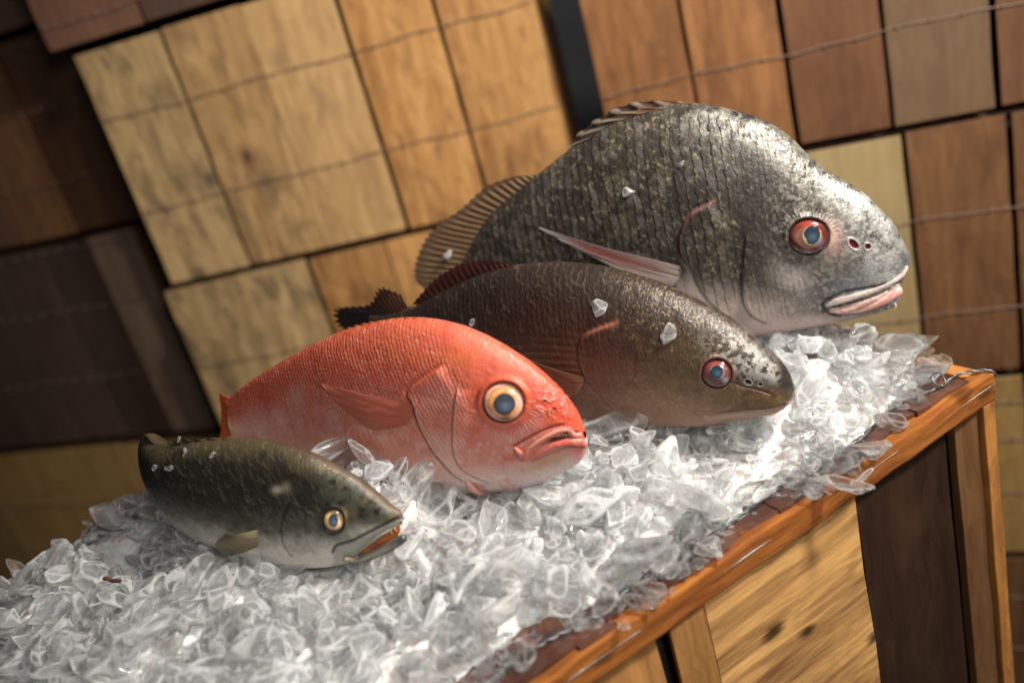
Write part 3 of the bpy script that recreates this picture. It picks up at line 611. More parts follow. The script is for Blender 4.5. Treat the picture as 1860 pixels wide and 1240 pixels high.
    def disc(s, name, cx, cy, rx, ry, mat, parent, colf, dome=0.35, off=0.0, ang=0.0, n=48, m=72, rgh=0.15, met=0.0, face=None):
        P0 = s.pt(cx, cy); dep = (P0-CAM)@F_; k = dep/FPX
        # local frame from the skin itself
        e = 6.0; gx = s.pt(cx+e, cy)-s.pt(cx-e, cy); gy = s.pt(cx, cy-e)-s.pt(cx, cy+e)
        nrm = np.cross(gx, gy); nrm /= np.linalg.norm(nrm); tocam = (CAM-P0)/np.linalg.norm(CAM-P0)
        if nrm@tocam < 0: nrm = -nrm
        nrm = nrm*0.55+tocam*0.45; nrm /= np.linalg.norm(nrm)
        if face is not None: nrm = face
        X = R_-nrm*(R_@nrm); X /= np.linalg.norm(X); Y = np.cross(nrm, X); Y = Y if Y@(-D_) > 0 else -Y
        c, sn = math.cos(math.radians(ang)), math.sin(math.radians(ang)); X, Y = X*c-Y*sn, X*sn+Y*c
        rho = np.linspace(0, 1, n)[:, None]; th = np.linspace(0, 2*np.pi, m, endpoint=False)[None, :]
        hgt = dome*rx*k*(np.sqrt(np.clip(1-(rho*0.97)**2, 0, 1)))+off
        V = P0+(rho*np.cos(th))[..., None]*X*rx*k+(rho*np.sin(th))[..., None]*Y*ry*k+(hgt+0*th)[..., None]*nrm
        cc = colf((rho+0*th).ravel(), (th+0*rho).ravel())
        o = mk(name, V.reshape(-1, 3), gridfaces(n, m, True), mat, parent, cc, np.full(n*m, rgh), np.full(n*m, met)); return o, nrm
def scales(a, b, size, seed=1, warpP=None, asp=1.0):
    """overlapping fish scales; returns height 0..1, rim 0..1, random per scale, random2"""
    sx, sy = size, size*1.12*asp
    R = 1.28*sx; out_h = np.zeros(len(a)); rim = np.zeros(len(a)); rnd = np.zeros(len(a)); rnd2 = np.zeros(len(a)); besti = np.full(len(a), 1e9)
    i0 = np.floor(a/sx)
    for di in (1, 0, -1, -2):
        i = i0+di; off = 0.5*np.mod(i, 2); j0 = np.round(b/sy-off)
        for dj in (-1, 0, 1):
            j = j0+dj; ca = i*sx; cb = (j+off)*sy; da = a-ca; db = (b-cb)/asp; d = np.hypot(da, db)/R
            m = (da > -0.12*sx) & (d < 1.0) & (ca < besti)
            besti[m] = ca[m]; out_h[m] = np.clip(da[m]/R, 0, 1); rim[m] = d[m]; rnd[m] = hsh(i, j, i*0, seed)[m]; rnd2[m] = hsh(i, j, i*0, seed+5)[m]
    return out_h, rim, rnd, rnd2
M_SKIN = skin('wet_fish_skin', 0.32, 0.45, 700, coatr=0.08)
M_SKINS = skin('soft_fish_skin', 0.3, 0.2, 1200, sss=0.15)
M_FIN = skin('fin_membrane', 0.3, 0.1, 1200, trans=0.3)
M_LIP = skin('lip_skin', 0.5, 0.25, 1000, sss=0.25, coatr=0.12)
M_EYE = skin('eye_surface', 1.0, 0.0, 400, coatr=0.02)
def constcol(c, c2=None, sc=6, seed=0):
    c = np.array(c); c2 = np.array(c2 if c2 is not None else c)
    def f(*a):
        A, B = a[0], a[1]; n = fbm(np.c_[A*sc, B*sc, A*0+seed], 1.0, 3, seed)[:, None]; n = np.clip((n-0.3)/0.4, 0, 1); return c*(1-n)+c2*n
    return f
def eye_set(F, parent, cx, cy, rx, ry, rings, pupil, pcol, dome=0.42, ang=0, sink=-0.0015, blobs=()):
    def cf(r, th):
        c = np.zeros((len(r), 3)); rr = [q[0] for q in rings]
        nz = 0.10*(fbm(np.c_[np.cos(th)*r*4+cx, np.sin(th)*r*4+cy, r*0], 1.0, 3, 4)-0.5)*2
        # rings are measured from the pupil centre
        x = r*np.cos(th)*rx-(pupil[0]-cx); y = r*np.sin(th)*ry+(pupil[1]-cy)
        q = np.hypot(x/pupil[2], y/pupil[3])+nz*1.4
        edge = r
        c[:] = rings[0][1]
        for rad, colr in rings[1:]:
            c = mixc(c, colr, ss(rad-0.07, rad+0.07, q) if rad < 50 else ss(rad-100-0.05, rad-100+0.05, edge))
        for (bx, by, bw, bh, bc, st) in blobs: c = mixc(c, bc, st*blob(r*np.cos(th), r*np.sin(th), bx, by, bw, bh))
        return np.clip(c*(1+nz[:, None]*1.5), 0, 1)
    o, nrm = F.disc('eye', cx, cy, rx, ry, M_EYE, parent, cf, dome, sink, ang, rgh=0.2)
    F_eye = o
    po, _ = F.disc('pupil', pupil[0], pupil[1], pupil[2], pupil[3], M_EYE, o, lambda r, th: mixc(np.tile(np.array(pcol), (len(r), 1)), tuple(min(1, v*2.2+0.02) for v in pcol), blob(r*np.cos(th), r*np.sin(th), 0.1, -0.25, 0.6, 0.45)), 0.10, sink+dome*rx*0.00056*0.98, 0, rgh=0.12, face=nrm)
    return o
def groove(d, wdt): return np.exp(-(d/wdt)**2)
def clear_px(F, u, n=30): pass

# ------------------------------------------------------------------ 1. the big grey drum
def step(x, y, poly, h, back=45, soft=2.5, fade=0.08):
    d, sd, p = pdist(x, y, poly); s = -sd*d; f = ss(0, fade, p)*ss(1, 1-fade, p)
    return h*ss(-soft, soft, s)*np.exp(-np.clip(s, 0, None)/back)*f - h*0.35*np.exp(-((s+soft*2)/(soft*2))**2)*f, s, p, d
dr = Fish((0.301, 0.957), -29, .06)
dr_top = [(1652, 470), (1650, 455), (1640, 437), (1622, 405), (1600, 380), (1575, 355), (1540, 333), (1500, 309), (1465, 280), (1430, 246), (1395, 224), (1350, 206), (1300, 194), (1250, 189), (1200, 193), (1150, 206), (1100, 225), (1060, 250), (1020, 284), (982, 313), (944, 345), (902, 379), (876, 412), (853, 452), (835, 490), (810, 530), (780, 560)]
dr_bot = [(1652, 474), (1649, 490), (1640, 512), (1631, 548), (1595, 565), (1523, 580), (1454, 591), (1393, 600), (1353, 604), (1300, 622), (1240, 645), (1150, 660), (1050, 655), (960, 640), (900, 620), (840, 600), (790, 590)]
dr.outline(dr_top, dr_bot)
L = dr.u1-dr.u0
dr.width([(dr.u1, 0.002), (dr.u1-0.006, 0.010), (dr.u1-0.02, 0.018), (dr.u1-0.06, 0.031), (dr.u1-0.12, 0.043), (dr.u1-0.2, 0.052), (dr.u1-0.3, 0.050), (dr.u1-0.42, 0.034), (dr.u1-0.52, 0.016), (dr.u0, 0.009)], 0.85)
drum = empty('drum_fish', dr.at(np.array(dr.u1-0.25), np.array(dr.zb(dr.u1-0.25)), 0.0))
tag(drum, 'large humpbacked silvery grey fish with pink lips and red rimmed eye, rearmost on the ice', 'fish', 'whole fish laid out on the ice')
DR_OP = [(1297, 364), (1275, 377), (1256, 388), (1238, 416), (1234, 444), (1240, 468), (1256, 490), (1273, 525), (1305, 561), (1345, 588)]
DR_PRE = [(1356, 424), (1351, 465), (1348, 505), (1350, 545), (1362, 570), (1390, 587)]
DR_MOUTH = [(1640, 512), (1600, 520), (1560, 527), (1525, 535), (1494, 553), (1500, 566), (1525, 574)]
def feat_dr(x, y, u, z, a, tt, P):
    n1 = fbm(P, 42, 4, 1); n2 = fbm(P, 130, 3, 2); n3 = fbm(P, 420, 2, 3)
    w1 = (n2-0.5)*0.0035; w2 = (n1-0.5)*0.008
    head = ss(1290, 1400, x)
    sc_big, rim, rd, rd2 = scales(a+w1+w2, (1-tt)*dr.H_(u)+w1*0.6-w2*0.7+0.10*a, 0.0105, 1)
    sc_sm, rim2, rs1, rs2 = scales(a*1.0+w1, (1-tt)*dr.H_(u)-w1, 0.0058, 2)
    sh = sc_big*(1-head)+sc_sm*head*0.7; rr = rim*(1-head)+rim2*head; rnd = rd*(1-head)+rs1*head; rn2 = rd2*(1-head)+rs2*head
    snout = ss(1490, 1560, x+0.5*(y-430))*ss(10, 22, np.hypot(x-1468, y-430)-20)
    belly = ss(0.34, 0.06, tt)*ss(1150, 1250, x)
    thr = ss(505, 580, y+0.12*(1400-x)*(x < 1400))*ss(1210, 1300, x)
    scl = np.clip(1-snout, 0, 1)*(1-0.8*ss(560, 590, y))*(0.5+0.5*n1*1.4)
    disp = 0.0010*sh*scl*(1-head*0.45) + 0.0014*(n1-0.5) + 0.0003*(n2-0.5)+0.0004*(fbm(P, 300, 2, 14)-0.5)*head
    # colour
    col = np.tile(np.array([0.024, 0.019, 0.013]), (len(x), 1))
    col = mixc(col, (0.065, 0.055, 0.038), ss(0.42, 0.62, n1)*0.45); col = mixc(col, (0.10, 0.088, 0.062), ss(0.52, 0.70, n2)*0.6); col = mixc(col, (0.26, 0.24, 0.18), ss(0.64, 0.76, n3)*0.45); col = mixc(col, (0.025, 0.02, 0.018), ss(0.48, 0.34, n2)*0.6)
    col = mixc(col, (0.032, 0.026, 0.024), ss(0.56, 0.42, fbm(P, 24, 3, 8))*0.7)
    rimm = ss(0.72, 0.97, rr)*scl*np.clip(2.6*(n2-0.32), 0, 1)*ss(0.2, 0.7, sh)
    col = mixc(col, (0.30, 0.25, 0.17), np.clip(rimm*(0.12+0.65*rn2**2)*(0.4+2.2*ss(.4,.65,n3)), 0, 1)*(1-0.5*ss(.3, .0, tt)))
    col = mixc(col, (0.13, 0.12, 0.12), scl*ss(0.78, 1.0, rnd)*0.5)
    # silver forehead, its highlight partly put into the colour
    tpx, tpy = np.array(dr_top)[::-1, 0], np.array(dr_top)[::-1, 1]
    dtop = y-np.interp(x, tpx, tpy)
    fore = ss(1180, 1400, x)*ss(95, 25, dtop+22*(n2-.5))
    col = mixc(col, (0.42, 0.42, 0.37), np.clip(fore*(0.0+1.5*(n2-.3)+0.6*(n3-.5)), 0, 1)); col = mixc(col, (0.30, 0.28, 0.24), ss(1380, 1440, x)*ss(0.50, 0.66, fbm(P, 230, 3, 15))*0.6)
    face = ss(1500, 1600, x+0.35*(430-y))
    col = mixc(col, (0.56, 0.56, 0.53), np.clip(face*(0.30+1.6*(n2-.38)+0.4*n1+0.9*(n3-.5)), 0, 1)*0.9)
    col = mixc(col, (0.19, 0.21, 0.24), blob(x, y, 1560, 510, 75, 24, -20)*0.55*(0.5+n2))
    col = mixc(col, (0.14, 0.17, 0.22), blob(x, y, 1645, 478, 10, 26, 20)*0.6)
    col = mixc(col, (0.16, 0.15, 0.13), blob(x, y, 1500, 480, 60, 20, 10)*0.6)
    col = mixc(col, (0.45, 0.40, 0.38), blob(x, y, 1440, 505, 36, 22, 20)*0.8*(0.5+n2))
    col = mixc(col, (0.58, 0.47, 0.42), thr*(0.35+0.6*n1)*ss(1520, 1400, x)+0*x)
    col = mixc(col, (0.62, 0.47, 0.43), ss(562, 588, y)*ss(1340, 1380, x)*0.85)
    s1, sd1, p1, d1 = step(x, y, DR_OP, 0.0040, 50)
    s2, sd2, p2, d2 = step(x, y, DR_PRE, 0.0020, 30)
    disp = disp+s1+s2
    strip = ss(0, -8, sd1)*ss(-46, -30, sd1)*(d1 < 60)*ss(0.55, 0.75, p1)       # pale band of throat behind the gill cover
    col = mixc(col, (0.66, 0.56, 0.50), strip*0.9)
    col = mixc(col, (0.30, 0.12, 0.10), groove(d1, 3.5)*ss(0.62, 0.45, p1)*0.65*(0.3+1.2*n2))
    col = mixc(col, (0.70, 0.60, 0.54), np.exp(-((sd1+3)/3.5)**2)*(d1 < 30)*ss(0.45, 0.6, p1)*0.8)
    col = mixc(col, (0.04, 0.03, 0.03), groove(d2, 2.5)*0.6)
    # brow ridges, eye socket
    re = np.hypot((x-1468.5)/37, (y-430)/33.5)
    disp = disp-0.0075*ss(1.02, 0.86, re)+(0.0016+0.0018*ss(0, -30, y-430))*np.exp(-((re-1.12)/0.15)**2)
    th = np.arctan2(y-430, x-1468); brow = np.exp(-((re-1.35)/0.2)**2)*(np.sin(th) < -0.1)
    brow = brow*n2*1.3; disp = disp+brow*0.0003*np.sin(th*44+n1*9); col = mixc(col, (0.35, 0.34, 0.28), brow*ss(0.2, 0.9, np.sin(th*44+n1*9))*0.5)
    col = mixc(col, (0.55, 0.36, 0.30), blob(x, y, 1512, 432, 20, 30, 0)*0.85)
    col = mixc(col, (0.05, 0.04, 0.045), np.exp(-((re-1.03)/0.06)**2)*0.8)
    dm, sm, pm = pdist(x, y, DR_MOUTH)
    disp = disp-0.0028*groove(dm, 3.0)*ss(0, .05, pm)
    col = mixc(col, (0.03, 0.03, 0.035), groove(dm, 3.0)*0.7)
    for (nx, ny, a_, b_, an) in ((1550.5, 443.5, 12, 7, 45), (1576.5, 448, 6, 6, 0)):
        q = blob(x, y, nx, ny, a_, b_, an, 1.6); disp = disp-0.0042*ss(0.25, 0.7, q); col = mixc(col, (0.22, 0.03, 0.03), ss(0.22, 0.5, q)); rmn = np.exp(-((q-0.14)/0.07)**2); col = mixc(col, (0.62, 0.58, 0.58), rmn*0.55); disp = disp+0.0007*rmn
    rg = 0.30+0.2*(n3-.5)-0.04*fore-0.05*face; mt = np.clip(0.06+0.30*fore+0.30*face*n1+0.3*rimm*rn2-0.2*thr, 0, 0.6)
    return disp, col, rg, mt
dr.H_ = lambda u: (dr.zt(u)-dr.zb(u))
dr.body(feat_dr, M_SKIN, drum, 900, 520, 90)
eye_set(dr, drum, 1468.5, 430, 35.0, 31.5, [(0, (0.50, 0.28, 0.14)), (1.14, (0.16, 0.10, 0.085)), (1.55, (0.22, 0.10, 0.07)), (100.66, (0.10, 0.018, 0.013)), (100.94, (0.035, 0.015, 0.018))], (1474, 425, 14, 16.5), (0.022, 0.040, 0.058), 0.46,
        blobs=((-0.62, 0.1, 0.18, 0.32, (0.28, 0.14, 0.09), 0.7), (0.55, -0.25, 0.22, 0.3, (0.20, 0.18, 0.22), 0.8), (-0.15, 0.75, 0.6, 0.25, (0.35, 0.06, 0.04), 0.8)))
# lips: the long grey-pink jaw bone and the fleshy pink lower lip
PK = (0.66, 0.45, 0.40); PK2 = (0.62, 0.28, 0.24)
dr.sweep('upper_lip', [(1500, 556), (1524, 546), (1560, 536), (1596, 524), (1622, 511), (1640, 497), (1647, 482)], [2.5, 6.5, 6, 4.5, 4, 4, 2.5], M_LIP, drum, lambda e, t: mixc(mixc(constcol((0.56, 0.47, 0.42), (0.36, 0.29, 0.28), 8, 2)(e, t), (0.20, 0.21, 0.23), blob(e, np.sin(t), 0.22, -0.9, 0.22, 0.9)*0.9), (0.66, 0.42, 0.36), ss(0.75, 0.9, e)*0.5), [0.0006, 0.001, 0.001, 0.001, 0.0015, 0.002, 0.001], flat=0.55)
dr.sweep('jaw_bone', [(1504, 563), (1530, 562), (1560, 553), (1592, 541), (1612, 529)], [4, 7.5, 6.5, 4.5, 2.5], M_LIP, drum, constcol((0.60, 0.47, 0.42), (0.42, 0.22, 0.20), 7, 3), [0.0, 0.0012, 0.0018, 0.0020, 0.001], flat=0.5)
dr.sweep('lower_lip', [(1534, 568), (1565, 560), (1592, 549), (1614, 538), (1631, 527), (1637, 522)], [3, 6.5, 8.5, 9, 8, 6], M_LIP, drum, constcol((0.74, 0.50, 0.44), (0.66, 0.24, 0.20), 9, 5), [0.0, 0.001, 0.002, 0.003, 0.004, 0.004], flat=0.6, nz=0.0006)
for bx, by, ln in ((1598, 560, 7), (1611, 555, 8), (1622, 550, 13)):
    p = dr.pt(bx, by, -0.002); q = np.linspace(0, 1, 8)[:, None]; dep = (p-CAM)@F_
    pts = p+q*(np.array([0.15, -0.1, -1])*ln*dep/FPX)+np.sin(q*3)*0.0015*np.array([1, 0, 0]); V, Fq = tubemesh(pts, 0.0021*(1-q[:, 0]*0.75), 8)
    mk('barbel', V, Fq, M_LIP, drum, np.tile(np.array([0.75, 0.62, 0.55]), (len(V), 1)), np.full(len(V), .3), np.zeros(len(V)))
finc = lambda base, ray_, edge, dark=0.6: (lambda a, v, r: mixc(mixc(np.tile(np.array(base), (len(a), 1)), ray_, ss(0.45, 0.95, r)*0.85), edge, ss(0.6, 1.0, v)*dark))
dr.slab('pectoral_fin', [(1236, 483), (1237, 495), (1233, 507), (1222, 520)], [(983, 409), (984, 411), (1035, 440), (1095, 472)], M_FIN, drum,
        lambda a, v, r: mixc(mixc(mixc(np.tile(np.array([0.33, 0.25, 0.23]), (len(a), 1)), (0.20, 0.045, 0.035), blob(a, v, 0.33, 0.55, 0.22, 0.45)*0.95), (0.55, 0.45, 0.42), ss(0.2, 0.0, v)*0.7), (0.30, 0.27, 0.28), ss(0.75, 1, v)), 11, 90, 60, th=0.0011, ridge=0.0007, off0=0.0018, off1=0.005, lift=0.007)
dr.slab('dorsal_fin', [(982, 318), (944, 349), (902, 384), (876, 416), (853, 455), (835, 494), (815, 530)], [(968, 318), (928, 322), (880, 341), (838, 378), (790, 412), (768, 440), (752, 480), (752, 508), (768, 524)], M_FIN, drum,
        finc((0.30, 0.19, 0.10), (0.085, 0.050, 0.038), (0.16, 0.11, 0.08)), 26, 260, 24, th=0.0008, ridge=0.0009, jag=0.05)
def spiny(a, v, r): return mixc(mixc(np.tile(np.array([0.055, 0.038, 0.032]), (len(a), 1)), (0.34, 0.27, 0.20), ss(0.5, 0.95, r)*(0.3+0.7*v)), (0.22, 0.10, 0.06), blob(a, v, 0.05, 0.5, 0.2, 1)*0.6)
dr.slab('spiny_dorsal_fin', [(1245, 191), (1205, 194), (1160, 204), (1115, 220), (1075, 243), (1045, 266)], [(1238, 184), (1178, 182), (1128, 190), (1085, 214), (1052, 240), (1030, 268)], M_FIN, drum, spiny, 6, 220, 18, th=0.0018, ridge=0.0012, jag=0.22, off0=None, off1=None)
dr.slab('spiny_dorsal_fin', [(1205, 197), (1160, 208), (1110, 226), (1070, 252)], [(1165, 192), (1112, 208), (1074, 232), (1036, 264)], M_FIN, drum, spiny, 4, 160, 18, th=0.0014, ridge=0.0010, jag=0.3, off0=0.001, off1=0.004)
dr.slab('tail_fin', [(795, 556), (788, 570), (790, 590)], [(742, 556), (735, 590), (745, 640)], M_FIN, drum, finc((0.12, 0.09, 0.07), (0.06, 0.045, 0.04), (0.05, 0.04, 0.04)), 16, 120, 20)

# ------------------------------------------------------------------ 2. the brown fish in the middle
f2 = Fish((0.18, 0.796), -35, .06)
f2_top = [(1442, 705), (1438, 690), (1431, 675), (1400, 640), (1369, 615), (1331, 585), (1292, 561), (1245, 538), (1195, 516), (1137, 497), (1079, 484), (1013, 478), (944, 482), (900, 490), (850, 508), (800, 531), (765, 550), (740, 562), (700, 570), (672, 572)]
f2_bot = [(1442, 709), (1440, 722), (1427, 735), (1404, 746), (1331, 757), (1273, 763), (1195, 761), (1137, 757), (1098, 752), (1050, 762), (980, 775), (900, 760), (820, 700), (760, 645), (710, 610), (672, 596)]
f2.outline(f2_top, f2_bot)
f2.width([(f2.u1, 0.003), (f2.u1-0.005, 0.010), (f2.u1-0.02, 0.019), (f2.u1-0.05, 0.028), (f2.u1-0.1, 0.036), (f2.u1-0.18, 0.041), (f2.u1-0.28, 0.036), (f2.u1-0.42, 0.02), (f2.u0+0.03, 0.008), (f2.u0, 0.006)], 0.85)
brown = empty('brown_fish', f2.at(np.array(f2.u1-0.18), np.array(f2.zb(f2.u1-0.18)), 0.0))
tag(brown, 'dark brown fish with shiny forehead and closed mouth, behind the red fish', 'fish', 'whole fish laid out on the ice')
F2_OP = [(1120, 585), (1085, 598), (1058, 612), (1050, 632), (1053, 660), (1065, 690), (1085, 715), (1108, 738), (1130, 752)]
F2_PRE = [(1158, 632), (1156, 670), (1150, 695), (1136, 718)]
F2_MOUTH = [(1426, 733), (1411, 741), (1390, 744), (1353, 746), (1317, 750), (1288, 754)]
def feat_f2(x, y, u, z, a, tt, P):
    n1 = fbm(P, 50, 4, 11); n2 = fbm(P, 160, 3, 12); n4 = fbm(P, 420, 2, 13)
    H = f2.zt(u)-f2.zb(u); w1 = (n2-0.5)*0.007; head = ss(1060, 1200, x)
    s1, r1, d1_, e1 = scales(a+w1, (1-tt)*H+w1, 0.0066, 4); s2, r2, d2_, e2 = scales(a+w1, (1-tt)*H-w1, 0.0042, 5)
    sh = s1*(1-head)+s2*head; rr = r1*(1-head)+r2*head; rn = d1_*(1-head)+d2_*head; re2 = e1*(1-head)+e2*head
    snout = ss(1330, 1390, x); scl = 1-snout
    disp = 0.0006*sh*scl*(1-0.5*head)+0.0010*(n1-0.5)+0.0006*(n2-.5)*head
    col = np.tile(np.array([0.018, 0.009, 0.007]), (len(x), 1))
    mid = np.exp(-((tt-0.36)/0.22)**2)*ss(1330, 1100, x)
    col = mixc(col, (0.20, 0.060, 0.024), mid*(0.35+0.6*n1)); 
    stripes = 0.5+0.5*np.sin((1-tt)*H*2*np.pi/0.0085+2.0*n1); col = mixc(col, (0.26, 0.13, 0.070), mid*ss(0.5, 0.95, stripes)*ss(760, 860, x)*ss(1090, 1040, x)*0.7)
    col = mixc(col, (0.18, 0.10, 0.042), np.clip(head*ss(0.60, 0.38, tt)*0.85*(0.3+1.3*n2), 0, 1))
    col = mixc(col, (0.36, 0.24, 0.11), head*ss(0.50, 0.68, n4)*ss(0.62, 0.3, tt)*0.5); col = mixc(col, (0.07, 0.04, 0.02), head*ss(0.48, 0.34, n2)*0.45)
    col = mixc(col, (0.15, 0.115, 0.04), ss(1180, 1330, x)*ss(0.62, 0.42, tt)*ss(0.4, 0.65, n1)*0.6)
    col = mixc(col, (0.12, 0.085, 0.03), blob(x, y, 1240, 650, 60, 45)*0.6*(0.4+n2))
    col = mixc(col, (0.46, 0.27, 0.19), ss(0.24, 0.02, tt)*ss(1500, 1330, x)*0.9)
    col = mixc(col, (0.40, 0.21, 0.13), blob(x, y, 1200, 735, 110, 20, 4)*0.5)
    rimm = ss(0.70, 0.95, rr)*scl
    col = mixc(col, (0.20, 0.15, 0.10), rimm*(0.05+0.6*re2**3)*ss(0.15, 0.5, tt)*0.8)
    col = mixc(col, (0.27, 0.20, 0.09), head*scl*ss(0.62, 0.77, n4)*ss(0.45, 0.8, tt)*0.7)
    fore = ss(1120, 1280, x)*np.exp(-((tt-0.78)/0.17)**2)
    sp = ss(0.40, 0.56, fbm(P, 300, 3, 19)+0.16*ss(1300, 1380, x)-0.1)
    col = mixc(col, (0.50, 0.48, 0.44), fore*sp*0.85*ss(1425, 1405, x)*ss(1230, 1370, x))  # wet highlights put into the colour as pale snout patches
    col = mixc(col, (0.045, 0.042, 0.045), blob(x, y, 1430, 705, 12, 25, 0)*0.8)
    col = mixc(col, (0.50, 0.28, 0.18), blob(x, y, 1424, 736, 18, 6, -25)*0.8)
    st, sd, p, d = step(x, y, F2_OP, 0.0020, 30); disp = disp+st
    col = mixc(col, (0.34, 0.12, 0.07), groove(d, 5)*ss(.35, .1, p)*0.8); col = mixc(col, (0.42, 0.28, 0.2), np.exp(-((sd+3)/3.)**2)*(d < 30)*ss(0.5, 0.7, p)*0.6)
    st, sd, p, d = step(x, y, F2_PRE, 0.0006, 20); disp = disp+st
    re = np.hypot((x-1302)/27.5, (y-678)/27); disp = disp-0.0060*ss(1.02, 0.86, re)+0.0012*np.exp(-((re-1.13)/0.13)**2)
    col = mixc(col, (0.32, 0.13, 0.09), np.exp(-((re-1.08)/0.14)**2)*0.5); col = mixc(col, (0.045, 0.03, 0.02), np.exp(-((re-1.0)/0.05)**2)*0.8)
    dm, sm, pm = pdist(x, y, F2_MOUTH); disp = disp-0.0022*groove(dm, 2.2)*ss(0, .05, pm)*ss(1, .8, pm)+0.0009*np.exp(-((dm-7)/4)**2)*(sm < 0)*ss(1, .8, pm)
    col = mixc(col, (0.035, 0.02, 0.02), groove(dm, 2.2)*0.85*ss(1, .75, pm)); col = mixc(col, (0.52, 0.36, 0.27), np.exp(-((dm-6)/4)**2)*(sm < 0)*0.7)
    dl, sl, pl = pdist(x, y, [(1322, 692), (1350, 702), (1375, 708), (1400, 716)]); disp = disp-0.0010*groove(dl, 2.0); col = mixc(col, (0.05, 0.035, 0.02), groove(dl, 3)*0.6)
    for (nx, ny, a_, b_) in ((1359, 694, 7, 5), (1381, 698, 4.5, 3.5)):
        q = blob(x, y, nx, ny, a_, b_, 25, 1.6); disp = disp-0.003*ss(0.25, 0.7, q); col = mixc(col, (0.03, 0.012, 0.015), ss(0.22, 0.5, q)); col = mixc(col, (0.55, 0.5, 0.45), np.exp(-((q-0.14)/0.07)**2)*0.6)
    rg = 0.38-0.20*fore-0.05*snout*ss(0.5, 0.8, tt)+0.1*ss(0.4, 0.1, tt); mt = np.clip(0.03+0.30*fore*sp+0.15*rimm*re2, 0, 0.5)
    return disp, col, rg, mt
f2.body(feat_f2, M_SKIN, brown, 820, 420, 80)
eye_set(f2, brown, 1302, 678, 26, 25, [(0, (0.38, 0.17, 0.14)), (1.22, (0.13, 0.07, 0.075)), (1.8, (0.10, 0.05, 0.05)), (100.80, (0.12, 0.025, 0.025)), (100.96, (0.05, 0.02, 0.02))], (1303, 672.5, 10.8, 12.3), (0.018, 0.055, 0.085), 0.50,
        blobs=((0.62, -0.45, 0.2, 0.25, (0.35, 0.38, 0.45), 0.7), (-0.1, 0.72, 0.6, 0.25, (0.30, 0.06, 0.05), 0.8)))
f2.slab('pectoral_fin', [(1064, 684), (1062, 696), (1052, 712)], [(958, 643), (985, 675), (1022, 722)], M_FIN, brown, lambda a, v, r: mixc(mixc(np.tile(np.array([0.30, 0.115, 0.065]), (len(a), 1)), (0.48, 0.26, 0.12), ss(0.25, 0, v)*0.8), (0.17, 0.06, 0.04), ss(0.4, 0.9, r)*0.6), 14, 110, 36, th=0.001, ridge=0.0006, off0=0.0015, off1=0.006, lift=0.004)
f2.slab('dorsal_fin', [(935, 486), (900, 494), (850, 512), (800, 535), (765, 553)], [(928, 479), (880, 472), (838, 478), (790, 506), (748, 552)], M_FIN, brown, finc((0.10, 0.035, 0.028), (0.045, 0.022, 0.02), (0.16, 0.045, 0.035)), 18, 160, 16, th=0.0009, ridge=0.0006, jag=0.1)
f2.slab('tail_fin', [(742, 560), (706, 571), (690, 580), (672, 590), (672, 600)], [(727, 534), (690, 521), (668, 552), (607, 560), (612, 592), (655, 606)], M_FIN, brown, lambda a, v, r: mixc(mixc(np.tile(np.array([0.040, 0.028, 0.030]), (len(a), 1)), (0.16, 0.07, 0.045), ss(0.45, 0.1, a)*0.8), (0.02, 0.016, 0.018), ss(0.5, 0.9, r)*0.5), 20, 200, 26, th=0.0008, ridge=0.0007, jag=0.14)

# ------------------------------------------------------------------ 3. the red snapper
sn = Fish((-0.068, 0.792), -31, .06)
sn_top = [(1060, 783), (1058, 772), (1050, 755), (1040, 738), (1020, 714), (995, 688), (960, 659), (920, 633), (880, 611), (830, 591), (780, 581), (730, 579), (680, 586), (630, 599), (580, 620), (530, 646), (480, 676), (445, 700), (425, 716), (412, 726)]
sn_bot = [(1064, 795), (1066, 810), (1058, 831), (1042, 844), (1001, 865), (961, 877), (911, 883), (870, 884), (820, 886), (760, 880), (700, 868), (600, 850), (520, 838), (460, 822), (425, 800), (412, 786)]
sn.outline(sn_top, sn_bot)
sn.width([(sn.u1, 0.003), (sn.u1-0.005, 0.009), (sn.u1-0.02, 0.016), (sn.u1-0.05, 0.0245), (sn.u1-0.1, 0.032), (sn.u1-0.16, 0.036), (sn.u1-0.24, 0.033), (sn.u1-0.34, 0.020), (sn.u0+0.02, 0.010), (sn.u0, 0.008)], 0.85)
snap = empty('red_snapper', sn.at(np.array(sn.u1-0.16), np.array(sn.zb(sn.u1-0.16)), 0.0))
tag(snap, 'bright orange red fish with big pale ringed eye and open lips, sunk in ice', 'fish', 'whole fish laid out on the ice')
SN_OP = [(808, 660), (778, 682), (742, 711), (752, 732), (760, 762), (772, 788), (790, 818), (816, 848), (842, 874)]
SN_PRE = [(832, 700), (827, 735), (824, 770), (824, 805), (831, 832), (850, 856), (885, 876)]
SN_TRI = [(808, 660), (742, 711), (752, 732)]
SN_MX = [(932, 811), (961, 795), (991, 780), (1022, 771)]
